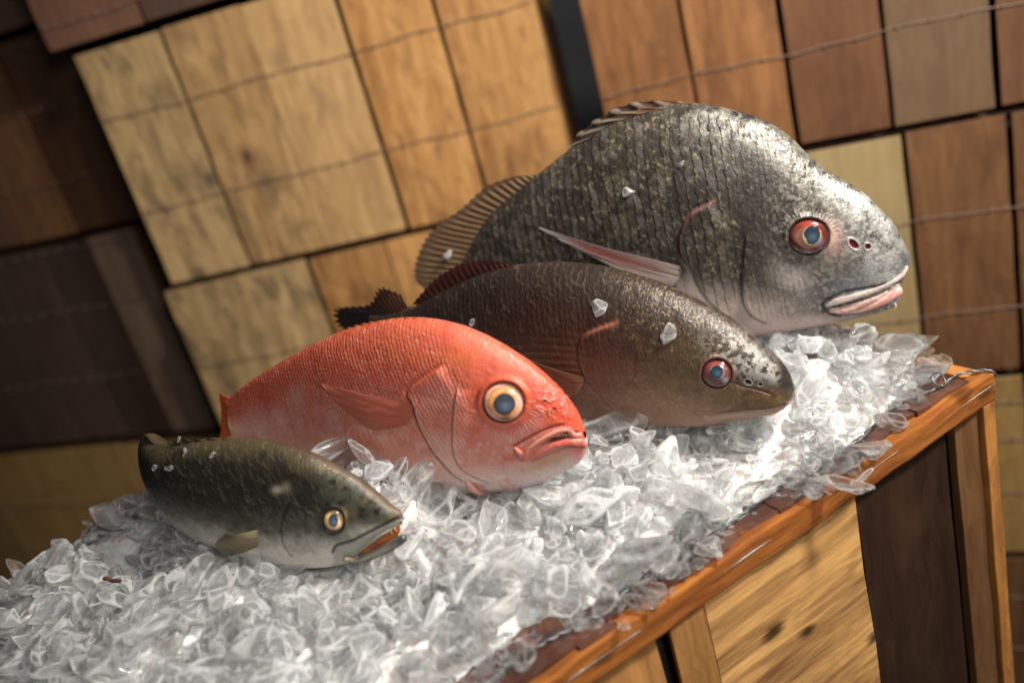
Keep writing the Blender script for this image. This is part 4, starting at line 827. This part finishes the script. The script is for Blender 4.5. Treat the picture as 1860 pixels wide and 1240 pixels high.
def feat_sn(x, y, u, z, a, tt, P):
    n1 = fbm(P, 55, 4, 21); n2 = fbm(P, 180, 3, 22); n5 = fbm(P, 480, 2, 23)
    H = sn.zt(u)-sn.zb(u); w1 = (n2-.5)*0.004; b = (1-tt)*H
    tilt = a+0.25*b
    s1, r1, d1_, e1 = scales(tilt+w1, b-0.22*a+w1, 0.0044, 6)
    face = ss(835, 865, x)*(y < 1e9); scl = (1-face*0.85)*(1-0.75*ss(800, 850, x+0.6*(660-y)))
    disp = 0.00050*s1*scl+0.0008*(n1-.5)+0.0003*(n2-.5)*(1+face)
    col = np.tile(np.array([0.75, 0.155, 0.095]), (len(x), 1))
    col = mixc(col, (0.78, 0.29, 0.215), ss(0.84, 0.52, tt)*0.85*(1-face*0.5))
    col = mixc(col, (0.76, 0.33, 0.25), ss(0.50, 0.24, tt+0.1*(n1-.5))*0.85*(1-face*0.4))
    col = mixc(col, (0.84, 0.60, 0.52), ss(0.38, 0.14, tt+0.12*(n1-.5))*0.95)
    col = mixc(col, (0.76, 0.085, 0.045), ss(900, 1000, x)*ss(0.45, 0.8, tt)*0.85)
    col = mixc(col, (0.52, 0.10, 0.035), ss(0.80, 0.97, tt)*ss(900, 700, x)*0.4)
    rimm = ss(0.70, 0.95, r1)*scl
    col = mixc(col, (0.46, 0.090, 0.055), rimm*0.5*ss(0.15, 0.45, tt)); col = mixc(col, (0.76, 0.42, 0.34), scl*ss(0.3, 0.6, s1)*(1-rimm)*ss(0.55, 1.0, d1_)*0.45)  # scale rims darker; odd scales brightened in the colour as shimmer
    spots = ss(0.82, 0.95, e1)*ss(0.55, 0.9, s1)*scl*ss(0.35, 0.6, tt); col = mixc(col, (0.22, 0.10, 0.02), spots*0.65); col = mixc(col, (0.80, 0.50, 0.42), scl*ss(0.52, 0.72, fbm(np.c_[P[:, 0], P[:, 1], P[:, 2]*0.35], 330, 3, 29))*ss(0.75, 0.4, tt)*0.45); col = mixc(col, (0.42, 0.05, 0.03), ss(0.52, 0.68, fbm(P, 90, 3, 30))*0.3*ss(.2, .5, tt))
    col = mixc(col, (0.75, 0.50, 0.42), blob(x, y, 540, 715, 26, 16, -60)*0.35+blob(x, y, 430, 780, 26, 16)*0.7)
    col = mixc(col, (0.74, 0.20, 0.02), ss(0.60, 0.75, n1)*0.3+blob(x, y, 830, 650, 40, 20)*0.35)
    col = mixc(col, (0.84, 0.62, 0.55), ss(0.55, 0.75, fbm(P, 26, 3, 41))*ss(0.9, 0.4, tt)*0.35)
    # cheek and opercle
    op = blob(x, y, 800, 740, 34, 70, -18)
    col = mixc(col, (0.46, 0.16, 0.12), op*0.45*(0.5+n1)); col = mixc(col, (0.66, 0.20, 0.14), face*ss(0.62, 0.25, tt)*0.3)
    col = mixc(col, (0.72, 0.50, 0.48), face*ss(0.60, 0.75, n2)*ss(0.7, 0.4, tt)*0.65); col = mixc(col, (0.72, 0.46, 0.44), blob(x, y, 935, 780, 42, 20, -25)*0.6*(0.4+n2))
    col = mixc(col, (0.84, 0.70, 0.66), ss(0.24, 0.07, tt+0.08*(n2-.5))*ss(800, 850, x)*0.95); col = mixc(col, (0.70, 0.12, 0.06), face*ss(0.52, 0.68, n1)*0.5)
    st, sd, p, d = step(x, y, SN_OP, 0.0036, 60, 2.2); disp = disp+st
    col = mixc(col, (0.78, 0.55, 0.45), np.exp(-((sd-1.5)/2.2)**2)*(d < 30)*ss(.25, .4, p)*0.75); col = mixc(col, (0.30, 0.07, 0.045), np.exp(-((sd+2.0)/2.0)**2)*(d < 30)*0.2); col = mixc(col, (0.60, 0.12, 0.0), groove(d, 4)*ss(.35, .15, p)*0.6*n2)
    st, sd, p, d = step(x, y, SN_PRE, 0.0020, 34, 2.2); disp = disp+st; col = mixc(col, (0.38, 0.09, 0.06), np.exp(-((sd+1.5)/1.8)**2)*(d < 30)*0.3); col = mixc(col, (0.78, 0.55, 0.50), np.exp(-((sd-2)/1.6)**2)*(d < 30)*0.4)
    re = np.hypot((x-915)/38.5, (y-730)/37.5); disp = disp-0.0065*ss(1.02, 0.86, re)+(0.0014+0.0018*ss(0, -30, y-730))*np.exp(-((re-1.12)/0.15)**2)
    col = mixc(col, (0.68, 0.11, 0.05), np.exp(-((re-1.25)/0.25)**2)*0.6); col = mixc(col, (0.35, 0.06, 0.03), np.exp(-((re-1.02)/0.05)**2)*0.6)
    hair = np.exp(-((re-1.55)/0.28)**2)*(y > 740); th = np.arctan2(y-730, x-915); hair = hair*n2; disp = disp+hair*0.0003*np.sin(th*60+n1*12); col = mixc(col, (0.78, 0.60, 0.60), hair*ss(0.3, 1, np.sin(th*60+n1*12))*0.4)
    wr = ss(0.52, 0.62, fbm(P, 260, 3, 27))*blob(x, y, 1000, 735, 38, 26, 35); disp = disp+0.0010*wr; col = mixc(col, (0.74, 0.42, 0.38), wr*0.5)
    dm, sm, pm = pdist(x, y, SN_MX); disp = disp-0.0018*groove(dm, 2.6); col = mixc(col, (0.28, 0.04, 0.03), groove(dm, 2.5)*0.7)
    mouth = blob(x, y, 1018, 798, 44, 9, -22, 1.5)   # the open mouth, sunk and dark
    disp = disp-0.0065*ss(0.25, 0.7, mouth); col = mixc(col, (0.14, 0.035, 0.03), ss(0.3, 0.7, mouth)*0.85)
    col = mixc(col, (0.50, 0.28, 0.14), blob(x, y, 1000, 836, 52, 13, -20)*0.6); col = mixc(col, (0.68, 0.10, 0.09), blob(x, y, 1056, 820, 14, 22, 10)*0.75)
    dn, s_, pn = pdist(x, y, [(965, 838), (1000, 824), (1040, 812), (1056, 812)]); disp = disp-0.0010*groove(dn, 2.2); col = mixc(col, (0.40, 0.12, 0.10), groove(dn, 2.2)*0.6)
    for nx, ny in ((990, 728), (1007, 742)):
        q = blob(x, y, nx, ny, 4, 3.2, 30, 1.6); disp = disp-0.0022*ss(0.25, .7, q)+0.0008*np.exp(-((q-0.12)/0.07)**2); col = mixc(col, (0.16, 0.03, 0.02), ss(.3, .6, q)*0.8)
    rg = 0.36+0.3*(n5-.5)+0.12*(e1-.5)*scl-0.08*ss(950, 1040, x); mt = np.clip(0.10*n1+0.12*rimm*e1, 0, 0.3)
    return disp, col, rg, mt
sn.body(feat_sn, M_SKIN, snap, 820, 420, 80)
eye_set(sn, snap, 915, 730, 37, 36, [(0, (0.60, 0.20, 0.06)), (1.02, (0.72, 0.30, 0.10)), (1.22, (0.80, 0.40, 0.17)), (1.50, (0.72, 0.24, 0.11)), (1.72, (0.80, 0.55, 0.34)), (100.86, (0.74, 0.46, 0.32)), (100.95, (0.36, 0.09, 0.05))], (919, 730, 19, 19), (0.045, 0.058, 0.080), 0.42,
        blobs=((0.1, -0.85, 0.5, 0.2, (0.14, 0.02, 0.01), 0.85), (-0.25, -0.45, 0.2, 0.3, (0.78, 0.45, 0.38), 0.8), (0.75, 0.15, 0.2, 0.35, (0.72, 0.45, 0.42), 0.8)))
RL = constcol((0.70, 0.16, 0.10), (0.78, 0.42, 0.34), 6, 4)
sn.sweep('upper_lip', [(952, 826), (966, 810), (986, 795), (1008, 784), (1032, 778), (1050, 778), (1060, 786)], [3, 4.5, 4.5, 4.5, 5, 6, 3.5], M_LIP, snap, RL, [0.0005, 0.0012, 0.0014, 0.0016, 0.002, 0.0025, 0.003], flat=0.6, rgh=0.25)
sn.sweep('jaw_bone', [(934, 812), (942, 819), (950, 828), (962, 815), (974, 803)], [3, 6.5, 6.5, 4.5, 2.5], M_LIP, snap, constcol((0.74, 0.33, 0.27), (0.70, 0.18, 0.12), 5, 6), [0.0, 0.0016, 0.0016, 0.0018, 0.001], flat=0.4, rgh=0.3)
sn.sweep('lower_lip', [(962, 832), (978, 822), (998, 811), (1020, 803), (1042, 800), (1058, 801), (1065, 808)], [2.5, 4, 5.5, 6, 7.5, 8.5, 6], M_LIP, snap, constcol((0.74, 0.26, 0.20), (0.72, 0.12, 0.09), 6, 8), [0.0, 0.001, 0.0016, 0.002, 0.003, 0.003, 0.002], flat=0.6, rgh=0.22)
for k in range(9):
    p = sn.pt(1013+k*4.8, 789-0.2*k, -0.0002+0.0003*k*0.3); q = np.linspace(0, 1, 5)[:, None]; pts = p+q*np.array([0, 0, -1])*(0.0026+0.0012*(k % 3 == 0)); V, Fq = tubemesh(pts, 0.0008*(1-q[:, 0]*0.8), 6)
    mk('tooth', V, Fq, M_LIP, snap, np.tile(np.array([0.75, 0.66, 0.55]), (len(V), 1)), np.full(len(V), .2), np.zeros(len(V)))
sn.slab('pectoral_fin', [(752, 733), (752, 745), (748, 756), (742, 768)], [(584, 694), (600, 712), (630, 742), (672, 776)], M_FIN, snap, lambda a, v, r: mixc(mixc(np.tile(np.array([0.76, 0.20, 0.13]), (len(a), 1)), (0.78, 0.30, 0.20), ss(0.4, 0.95, r)*0.55), (0.74, 0.24, 0.18), ss(0.6, 0.15, a)*ss(0.3, 0.9, v)*0.2), 22, 200, 60, th=0.0006, ridge=0.00025, off0=0.0002, off1=0.0008, lift=0.003)
sn.slab('tail_fin', [(418, 722), (414, 740), (414, 770), (420, 790)], [(397, 713), (400, 738), (402, 770), (398, 796)], M_FIN, snap, finc((0.70, 0.12, 0.03), (0.60, 0.16, 0.06), (0.66, 0.10, 0.03)), 12, 120, 16, jag=0.1)
sn.slab('dorsal_fin', [(792, 585), (740, 582), (690, 587), (650, 596), (610, 609)], [(788, 581), (736, 576), (685, 582), (645, 590), (606, 606)], M_FIN, snap, finc((0.66, 0.17, 0.03), (0.55, 0.07, 0.03), (0.70, 0.24, 0.05)), 12, 160, 10, th=0.0016, jag=0.4)
sn.sweep('throat_flap', [(846, 872), (866, 888), (892, 899), (920, 893), (948, 880)], [5, 8, 8, 6, 3], M_LIP, snap, constcol((0.76, 0.50, 0.42), (0.66, 0.28, 0.22), 5, 9), [0.0, 0.004, 0.006, 0.004, 0.0], flat=0.5, rgh=0.35)

# ------------------------------------------------------------------ 4. the small speckled fish in front, body bending away behind its gills
f4 = Fish((-0.226, 0.742), -24, .06, bend=lambda u: -52*ss(-0.07, -0.27, u), lo=-0.5, hi=0.25)
f4.outline([(731, 941), (727, 931), (705, 916), (676, 891), (646, 868), (603, 845), (559, 824)], [(729, 945), (717, 955), (700, 967), (676, 984), (652, 1003)],
           [(-0.02, 0.190), (-0.06, 0.196), (-0.10, 0.197), (-0.15, 0.190), (-0.20, 0.186), (-0.245, 0.178), (-0.29, 0.152), (-0.33, 0.118)],
           [(0.022, 0.056), (-0.02, 0.053), (-0.07, 0.062), (-0.12, 0.082), (-0.17, 0.094), (-0.25, 0.100), (-0.29, 0.095), (-0.33, 0.085)])
f4.width([(f4.u1, 0.002), (f4.u1-0.005, 0.006), (f4.u1-0.02, 0.0115), (f4.u1-0.05, 0.018), (f4.u1-0.09, 0.024), (f4.u1-0.15, 0.029), (-0.13, 0.030), (-0.2, 0.021), (-0.27, 0.014), (-0.33, 0.007)], 0.85)
small = empty('speckled_fish', f4.at(np.array(-0.03), np.array(0.053), 0.0))
tag(small, 'small dark olive speckled fish with pale belly and an open orange mouth, front left', 'fish', 'whole fish laid out on the ice')
F4_MX = [(721, 941), (702, 951), (670, 967), (637, 983), (612, 990), (604, 1002)]
def feat_f4(x, y, u, z, a, tt, P):
    n1 = fbm(P, 60, 4, 31); n2 = fbm(P, 200, 3, 32); n3 = fbm(P, 30, 3, 33)
    H = f4.zt(u)-f4.zb(u); w1 = (n2-.5)*0.002
    s1, r1, d1_, e1 = scales(a+w1, (1-tt)*H+w1, 0.0036, 8); face = ss(0.075, 0.045, a)
    scl = 1-face; q = tt+0.16*(n1-.5)+0.1*(n2-.5)
    disp = 0.0003*s1*scl+0.0007*(n1-.5)
    col = np.tile(np.array([0.017, 0.015, 0.010]), (len(x), 1))
    col = mixc(col, (0.10, 0.075, 0.036), ss(0.86, 1.0, tt+0.2*(n1-.5))*0.8)
    col = mixc(col, (0.085, 0.085, 0.06), ss(0.62, 0.44, q)*0.8)
    col = mixc(col, (0.46, 0.45, 0.38), ss(0.46, 0.30, q)*0.85)
    col = mixc(col, (0.80, 0.77, 0.70), ss(0.34, 0.16, q)*0.95)
    col = mixc(col, (0.015, 0.015, 0.018), ss(0.60, 0.72, n3)*ss(0.35, 0.6, tt)*0.5)
    hl = face*ss(0.3, 0.55, n2); col = mixc(col, (0.13, 0.095, 0.045), face*ss(0.4, 0.65, n1)*0.7*ss(0.3, 0.5, tt))
    col = mixc(col, (0.20, 0.21, 0.15), hl*0.30); col = mixc(col, (0.045, 0.055, 0.04), face*blob(x, y, 600, 985, 50, 20, 0)*0.4)
    rimm = ss(0.66, 0.95, r1)*scl; col = mixc(col, (0.24, 0.23, 0.16), rimm*(0.03+0.75*e1**4)*0.75)
    col = mixc(col, (0.50, 0.42, 0.33), blob(x, y, 503, 889, 9, 7)*0.8+blob(x, y, 520, 885, 8, 9)*0.4)
    dr_, sr_, pr_ = pdist(x, y, [(731, 938), (705, 915), (676, 890), (646, 867), (603, 844), (540, 817)]); col = mixc(col, (0.17, 0.06, 0.06), np.exp(-(dr_/4.5)**2)*0.4)
    st, sd, p, d = step(x, y, [(535, 905), (520, 930), (512, 955), (515, 985), (530, 1008)], 0.0018, 30); disp = disp+st; col = mixc(col, (0.05, 0.05, 0.04), groove(d, 2.5)*0.5)
    st, sd, p, d = step(x, y, [(560, 925), (556, 955), (560, 985), (575, 1008)], 0.0010, 24); disp = disp+st
    re = np.hypot((x-606)/20, (y-944.5)/22); disp = disp-0.0045*ss(1.02, 0.84, re)+0.0009*np.exp(-((re-1.15)/0.13)**2)
    col = mixc(col, (0.02, 0.02, 0.02), np.exp(-((re-1.08)/0.16)**2)*0.85); col = mixc(col, (0.33, 0.25, 0.10), blob(x, y, 628, 935, 4, 12)*0.7)
    q2 = blob(x, y, 655, 938, 11, 9); col = mixc(col, (0.025, 0.018, 0.018), q2*0.85); disp = disp-0.0016*q2; col = mixc(col, (0.16, 0.08, 0.05), blob(x, y, 645, 932, 5, 5)*0.6)
    dm, sm, pm = pdist(x, y, F4_MX); disp = disp-0.0016*groove(dm, 2.4); col = mixc(col, (0.02, 0.02, 0.018), groove(dm, 3.2)*0.85)
    below = (sm*1.0 > 0)*np.exp(-(dm/16)**2); sgn = np.where(y > np.interp(x, [604, 637, 670, 702, 731], [1000, 983, 967, 951, 941]), 1.0, 0.0)*ss(600, 612, x)
    col = mixc(col, (0.42, 0.42, 0.35), sgn*ss(2, 6, dm)*0.85)
    rg = 0.42+0.15*(n2-.5); mt = np.clip(0.12+0.2*rimm*e1, 0, 0.4)
    return disp, col, rg, mt
f4.body(feat_f4, M_SKIN, small, 760, 380, 80)
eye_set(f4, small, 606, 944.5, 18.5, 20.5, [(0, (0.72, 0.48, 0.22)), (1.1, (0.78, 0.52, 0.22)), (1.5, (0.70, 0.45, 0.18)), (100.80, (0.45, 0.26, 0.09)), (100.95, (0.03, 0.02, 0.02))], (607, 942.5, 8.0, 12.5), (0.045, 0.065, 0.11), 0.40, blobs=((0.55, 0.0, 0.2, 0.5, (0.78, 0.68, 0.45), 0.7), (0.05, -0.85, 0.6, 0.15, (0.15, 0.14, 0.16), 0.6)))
f4.sweep('mouth_lining', [(650, 1003), (672, 990), (694, 977), (712, 966), (724, 955)], [3, 10, 13, 12, 6], M_LIP, small, constcol((0.62, 0.17, 0.015), (0.55, 0.10, 0.02), 5, 2), [-0.001, -0.001, -0.001, -0.001, -0.001], flat=0.5, rgh=0.25)
f4.sweep('lower_jaw', [(628, 1010), (655, 1009), (682, 1000), (706, 989), (728, 977), (739, 971)], [6, 9, 10, 10, 9, 7], M_LIP, small, lambda e, t: mixc(mixc(constcol((0.50, 0.44, 0.34), (0.16, 0.13, 0.09), 6, 3)(e, t), (0.045, 0.06, 0.08), ss(0.5, 0.8, e)*0.9), (0.12, 0.10, 0.07), ss(0.3, -0.6, np.cos(t))*0.2), [0.004, 0.004, 0.004, 0.004, 0.004, 0.003], flat=0.75, rgh=0.25)
f4.sweep('upper_jaw_edge', [(650, 1001), (676, 981), (702, 964), (724, 950), (731, 943)], [2.5, 3.5, 3.5, 3.5, 3], M_LIP, small, constcol((0.46, 0.45, 0.36), (0.30, 0.29, 0.22), 6, 3), 0.0008, flat=0.7, rgh=0.3)
for tx, ty in ((716, 956), (709, 961)):
    p = f4.pt(tx, ty, 0.0005); q = np.linspace(0, 1, 5)[:, None]; V, Fq = tubemesh(p+q*np.array([0.0005, 0, -0.0055]), 0.0013*(1-q[:, 0]*0.85), 7); mk('tooth', V, Fq, M_LIP, small, np.tile(np.array([0.70, 0.50, 0.25]), (len(V), 1)), np.full(len(V), .2), np.zeros(len(V)))
f4.slab('pectoral_fin', [(468, 961), (470, 975), (470, 990)], [(416, 961), (399, 979), (415, 1000)], M_FIN, small, lambda a, v, r: mixc(mixc(np.tile(np.array([0.46, 0.38, 0.24]), (len(a), 1)), (0.10, 0.085, 0.06), ss(0.4, 0.9, r)*ss(0.25, 0.8, v)*0.85), (0.10, 0.09, 0.07), ss(0.5, 0.05, a)*ss(0.4, 0.9, v)*0.8), 12, 120, 40, th=0.0008, ridge=0.0006, off0=0.001, off1=0.006, lift=0.004)
def fin_uz(F, name, base, tip, mat, parent, colf, **k):   # fin given in body coordinates
    h0, s0 = F.hit, F.surf; F.hit = lambda a, b, w=0.0: (a, b); o = F.slab(name, base, tip, mat, parent, colf, **k); F.hit = h0; return o
OL = finc((0.12, 0.095, 0.045), (0.035, 0.028, 0.022), (0.03, 0.025, 0.02))
fin_uz(f4, 'dorsal_fin', [(-0.165, 0.186), (-0.185, 0.186), (-0.205, 0.183), (-0.225, 0.180)], [(-0.168, 0.188), (-0.192, 0.193), (-0.215, 0.191), (-0.230, 0.182)], M_FIN, small, OL, nr=12, th=0.001, ridge=0.0006)
fin_uz(f4, 'spiny_dorsal_fin', [(-0.02, 0.188), (-0.06, 0.194), (-0.10, 0.195), (-0.13, 0.192)], [(-0.035, 0.193), (-0.075, 0.199), (-0.115, 0.201), (-0.145, 0.195)], M_FIN, small, OL, nr=7, th=0.001, ridge=0.0006, jag=0.6)

# ------------------------------------------------------------------ single ice chips that can be picked out
CHIPG = None
def chip(label, px, py, sizepx, proto, rot, F=None, z=None, off=0.0015, st=(1, 1, 1), milk=0.25, name='ice_chip'):
    if F is not None:
        P = F.pt(px, py, off); gx = F.pt(px+5, py)-F.pt(px-5, py); gy = F.pt(px, py-5)-F.pt(px, py+5); n = np.cross(gx, gy); n /= np.linalg.norm(n)
        if n@(CAM-P) < 0: n = -n
        q = Vector(n).to_track_quat('Z', 'Y').to_matrix(); R = np.array(q) @ rotm(0, 0, rot[2])
    else:
        P = onz(px, py, z); R = rotm(*rot)
    s = sizepx*((P-CAM)@F_)/FPX*0.5; V, Fq, E_ = PROTO[proto]; V = V*np.array(st)*s
    o = mk(name, V@R.T, Fq, M_ICE, None, met=np.clip(milk*0.55+0.35*E_, 0, 1)); o.location = tuple(P)  # edges milkier to imitate their bright refraction
    tag(o, label, 'ice chip'); return o
chip('round frosty ice chip stuck on the back of the brown fish', 1088, 558, 42, 1, (0, 0, 0.4), f2, st=(1, 1.15, 1), milk=0.8)
chip('squarish bluish ice chip on the brown fish just above its eye', 1214, 606, 46, 4, (0, 0, 1.2), f2, st=(1, 1.2, 1), milk=0.7)
chip('tiny ice crumb on the brown fish near its tail end', 858, 582, 20, 2, (0, 0, 1.2), f2, milk=0.7)
chip('oval ice chip on the flank of the big grey fish, above its side fin', 1143, 350, 32, 7, (0, 0, 1.5), dr, st=(1, 1.1, 1), milk=0.9)
chip('small ice chip on the rear back fin of the big grey fish', 816, 460, 24, 3, (0, 0, 0.5), dr, milk=0.95, off=0.004)
chip('small ice chip on the upper back of the big grey fish', 1238, 297, 16, 3, (0, 0, 0.5), dr, milk=0.6)
chip('clear ice crumb on the small speckled fish, upper left of its back', 328, 797, 22, 5, (0, 0, 0.9), f4, milk=0.3)
chip('clear ice crumb on the small speckled fish, just right of its back fin', 343, 816, 22, 8, (0, 0, 2.0), f4, milk=0.3)
chip('frosty ice crumb at the bent edge of the small speckled fish', 284, 845, 20, 2, (0, 0, 0.9), f4, milk=0.6)
chip('wide clear ice crumb low on the bend of the small speckled fish', 309, 847, 26, 10, (0, 0, 0.2), f4, milk=0.3)
chip('leaf shaped ice crumb in the middle of the small speckled fish back', 388, 824, 16, 6, (0, 0, 0.7), f4, milk=0.5)
chip('rounded clear ice lump lying over the wire on the orange rail', 1290, 1000, 92, 7, (0.1, 0.15, 0.62), z=0.013, st=(1.1, .75, .9), milk=0.12)
chip('pointed clear ice shard sticking out over the rail, tip towards the right post', 1530, 878, 105, 4, (0.3, 0.2, -0.5), z=0.016, st=(1.1, .6, .8), milk=0.1)
chip('thin flat ice sliver lying on the orange rail near the knotty panel top corner', 1566, 868, 70, 6, (0.05, 0.02, 0.55), z=0.004, st=(1.3, .35, .4), milk=0.2)
chip('tall upright ice shard leaning against the belly of the red fish', 612, 812, 150, 9, (1.1, 0.15, 0.65), z=0.128, st=(1.1, .5, .8), milk=0.15)
chip('narrow upright ice stick in front of the red fish side fin', 664, 828, 85, 12, (1.35, 1.2, 0.2), z=0.126, st=(1.2, .45, .8), milk=0.3)
chip('arched clear ice piece standing under the chin of the big grey fish', 1560, 604, 80, 15, (1.25, 0.1, 0.2), z=0.075, st=(1.1, .8, .6), milk=0.02)
chip('large oval ice piece below the nose of the brown fish', 1272, 905, 140, 16, (0.25, 0.1, -0.9), z=0.045, st=(1.2, .65, .9), milk=0.3)
chip('clear dark looking ice lump at the ice edge, below the chin of the red fish', 900, 1105, 120, 10, (0.3, 0.1, 0.5), z=0.045, st=(1, .85, 1), milk=0.05)
chip('flat squarish ice block in the middle of the front slope', 905, 1020, 110, 18, (0.15, -0.1, 0.3), z=0.07, st=(1.1, .75, 1), milk=0.35)
chip('small broken ice triangle on the wet slats beside the rail', 1135, 1135, 40, 13, (0.1, 0.1, 0.9), z=0.008, st=(1, .9, .8), milk=0.08)
chip('clear ice plate on the wet slats between wire and heap', 1055, 1125, 75, 18, (0.1, 0.1, 0.4), z=0.010, st=(1, .85, .8), milk=0.06)
chip('big frosted ice slab lower left, tilted toward the small fish', 300, 1120, 150, 19, (0.6, 0.2, 0.9), z=0.075, st=(1.3, .5, .7), milk=0.35)
# a brown twig caught in the ice
p0, p1 = onz(190, 1050, 0.092), onz(218, 1056, 0.092); q = np.linspace(0, 1, 12)[:, None]
V, Fq = tubemesh(p0+(p1-p0)*q+np.c_[q*0, q*0, 0.0008*np.sin(q*9)], 0.0022, 10)
tw = mk('twig', V-p0, Fq, plain('twig_bark', (0.17, 0.085, 0.05), 0.6, 0, 0, 0.8)); tw.location = tuple(p0); tag(tw, 'short brown twig caught in the ice at the lower left', 'twig')
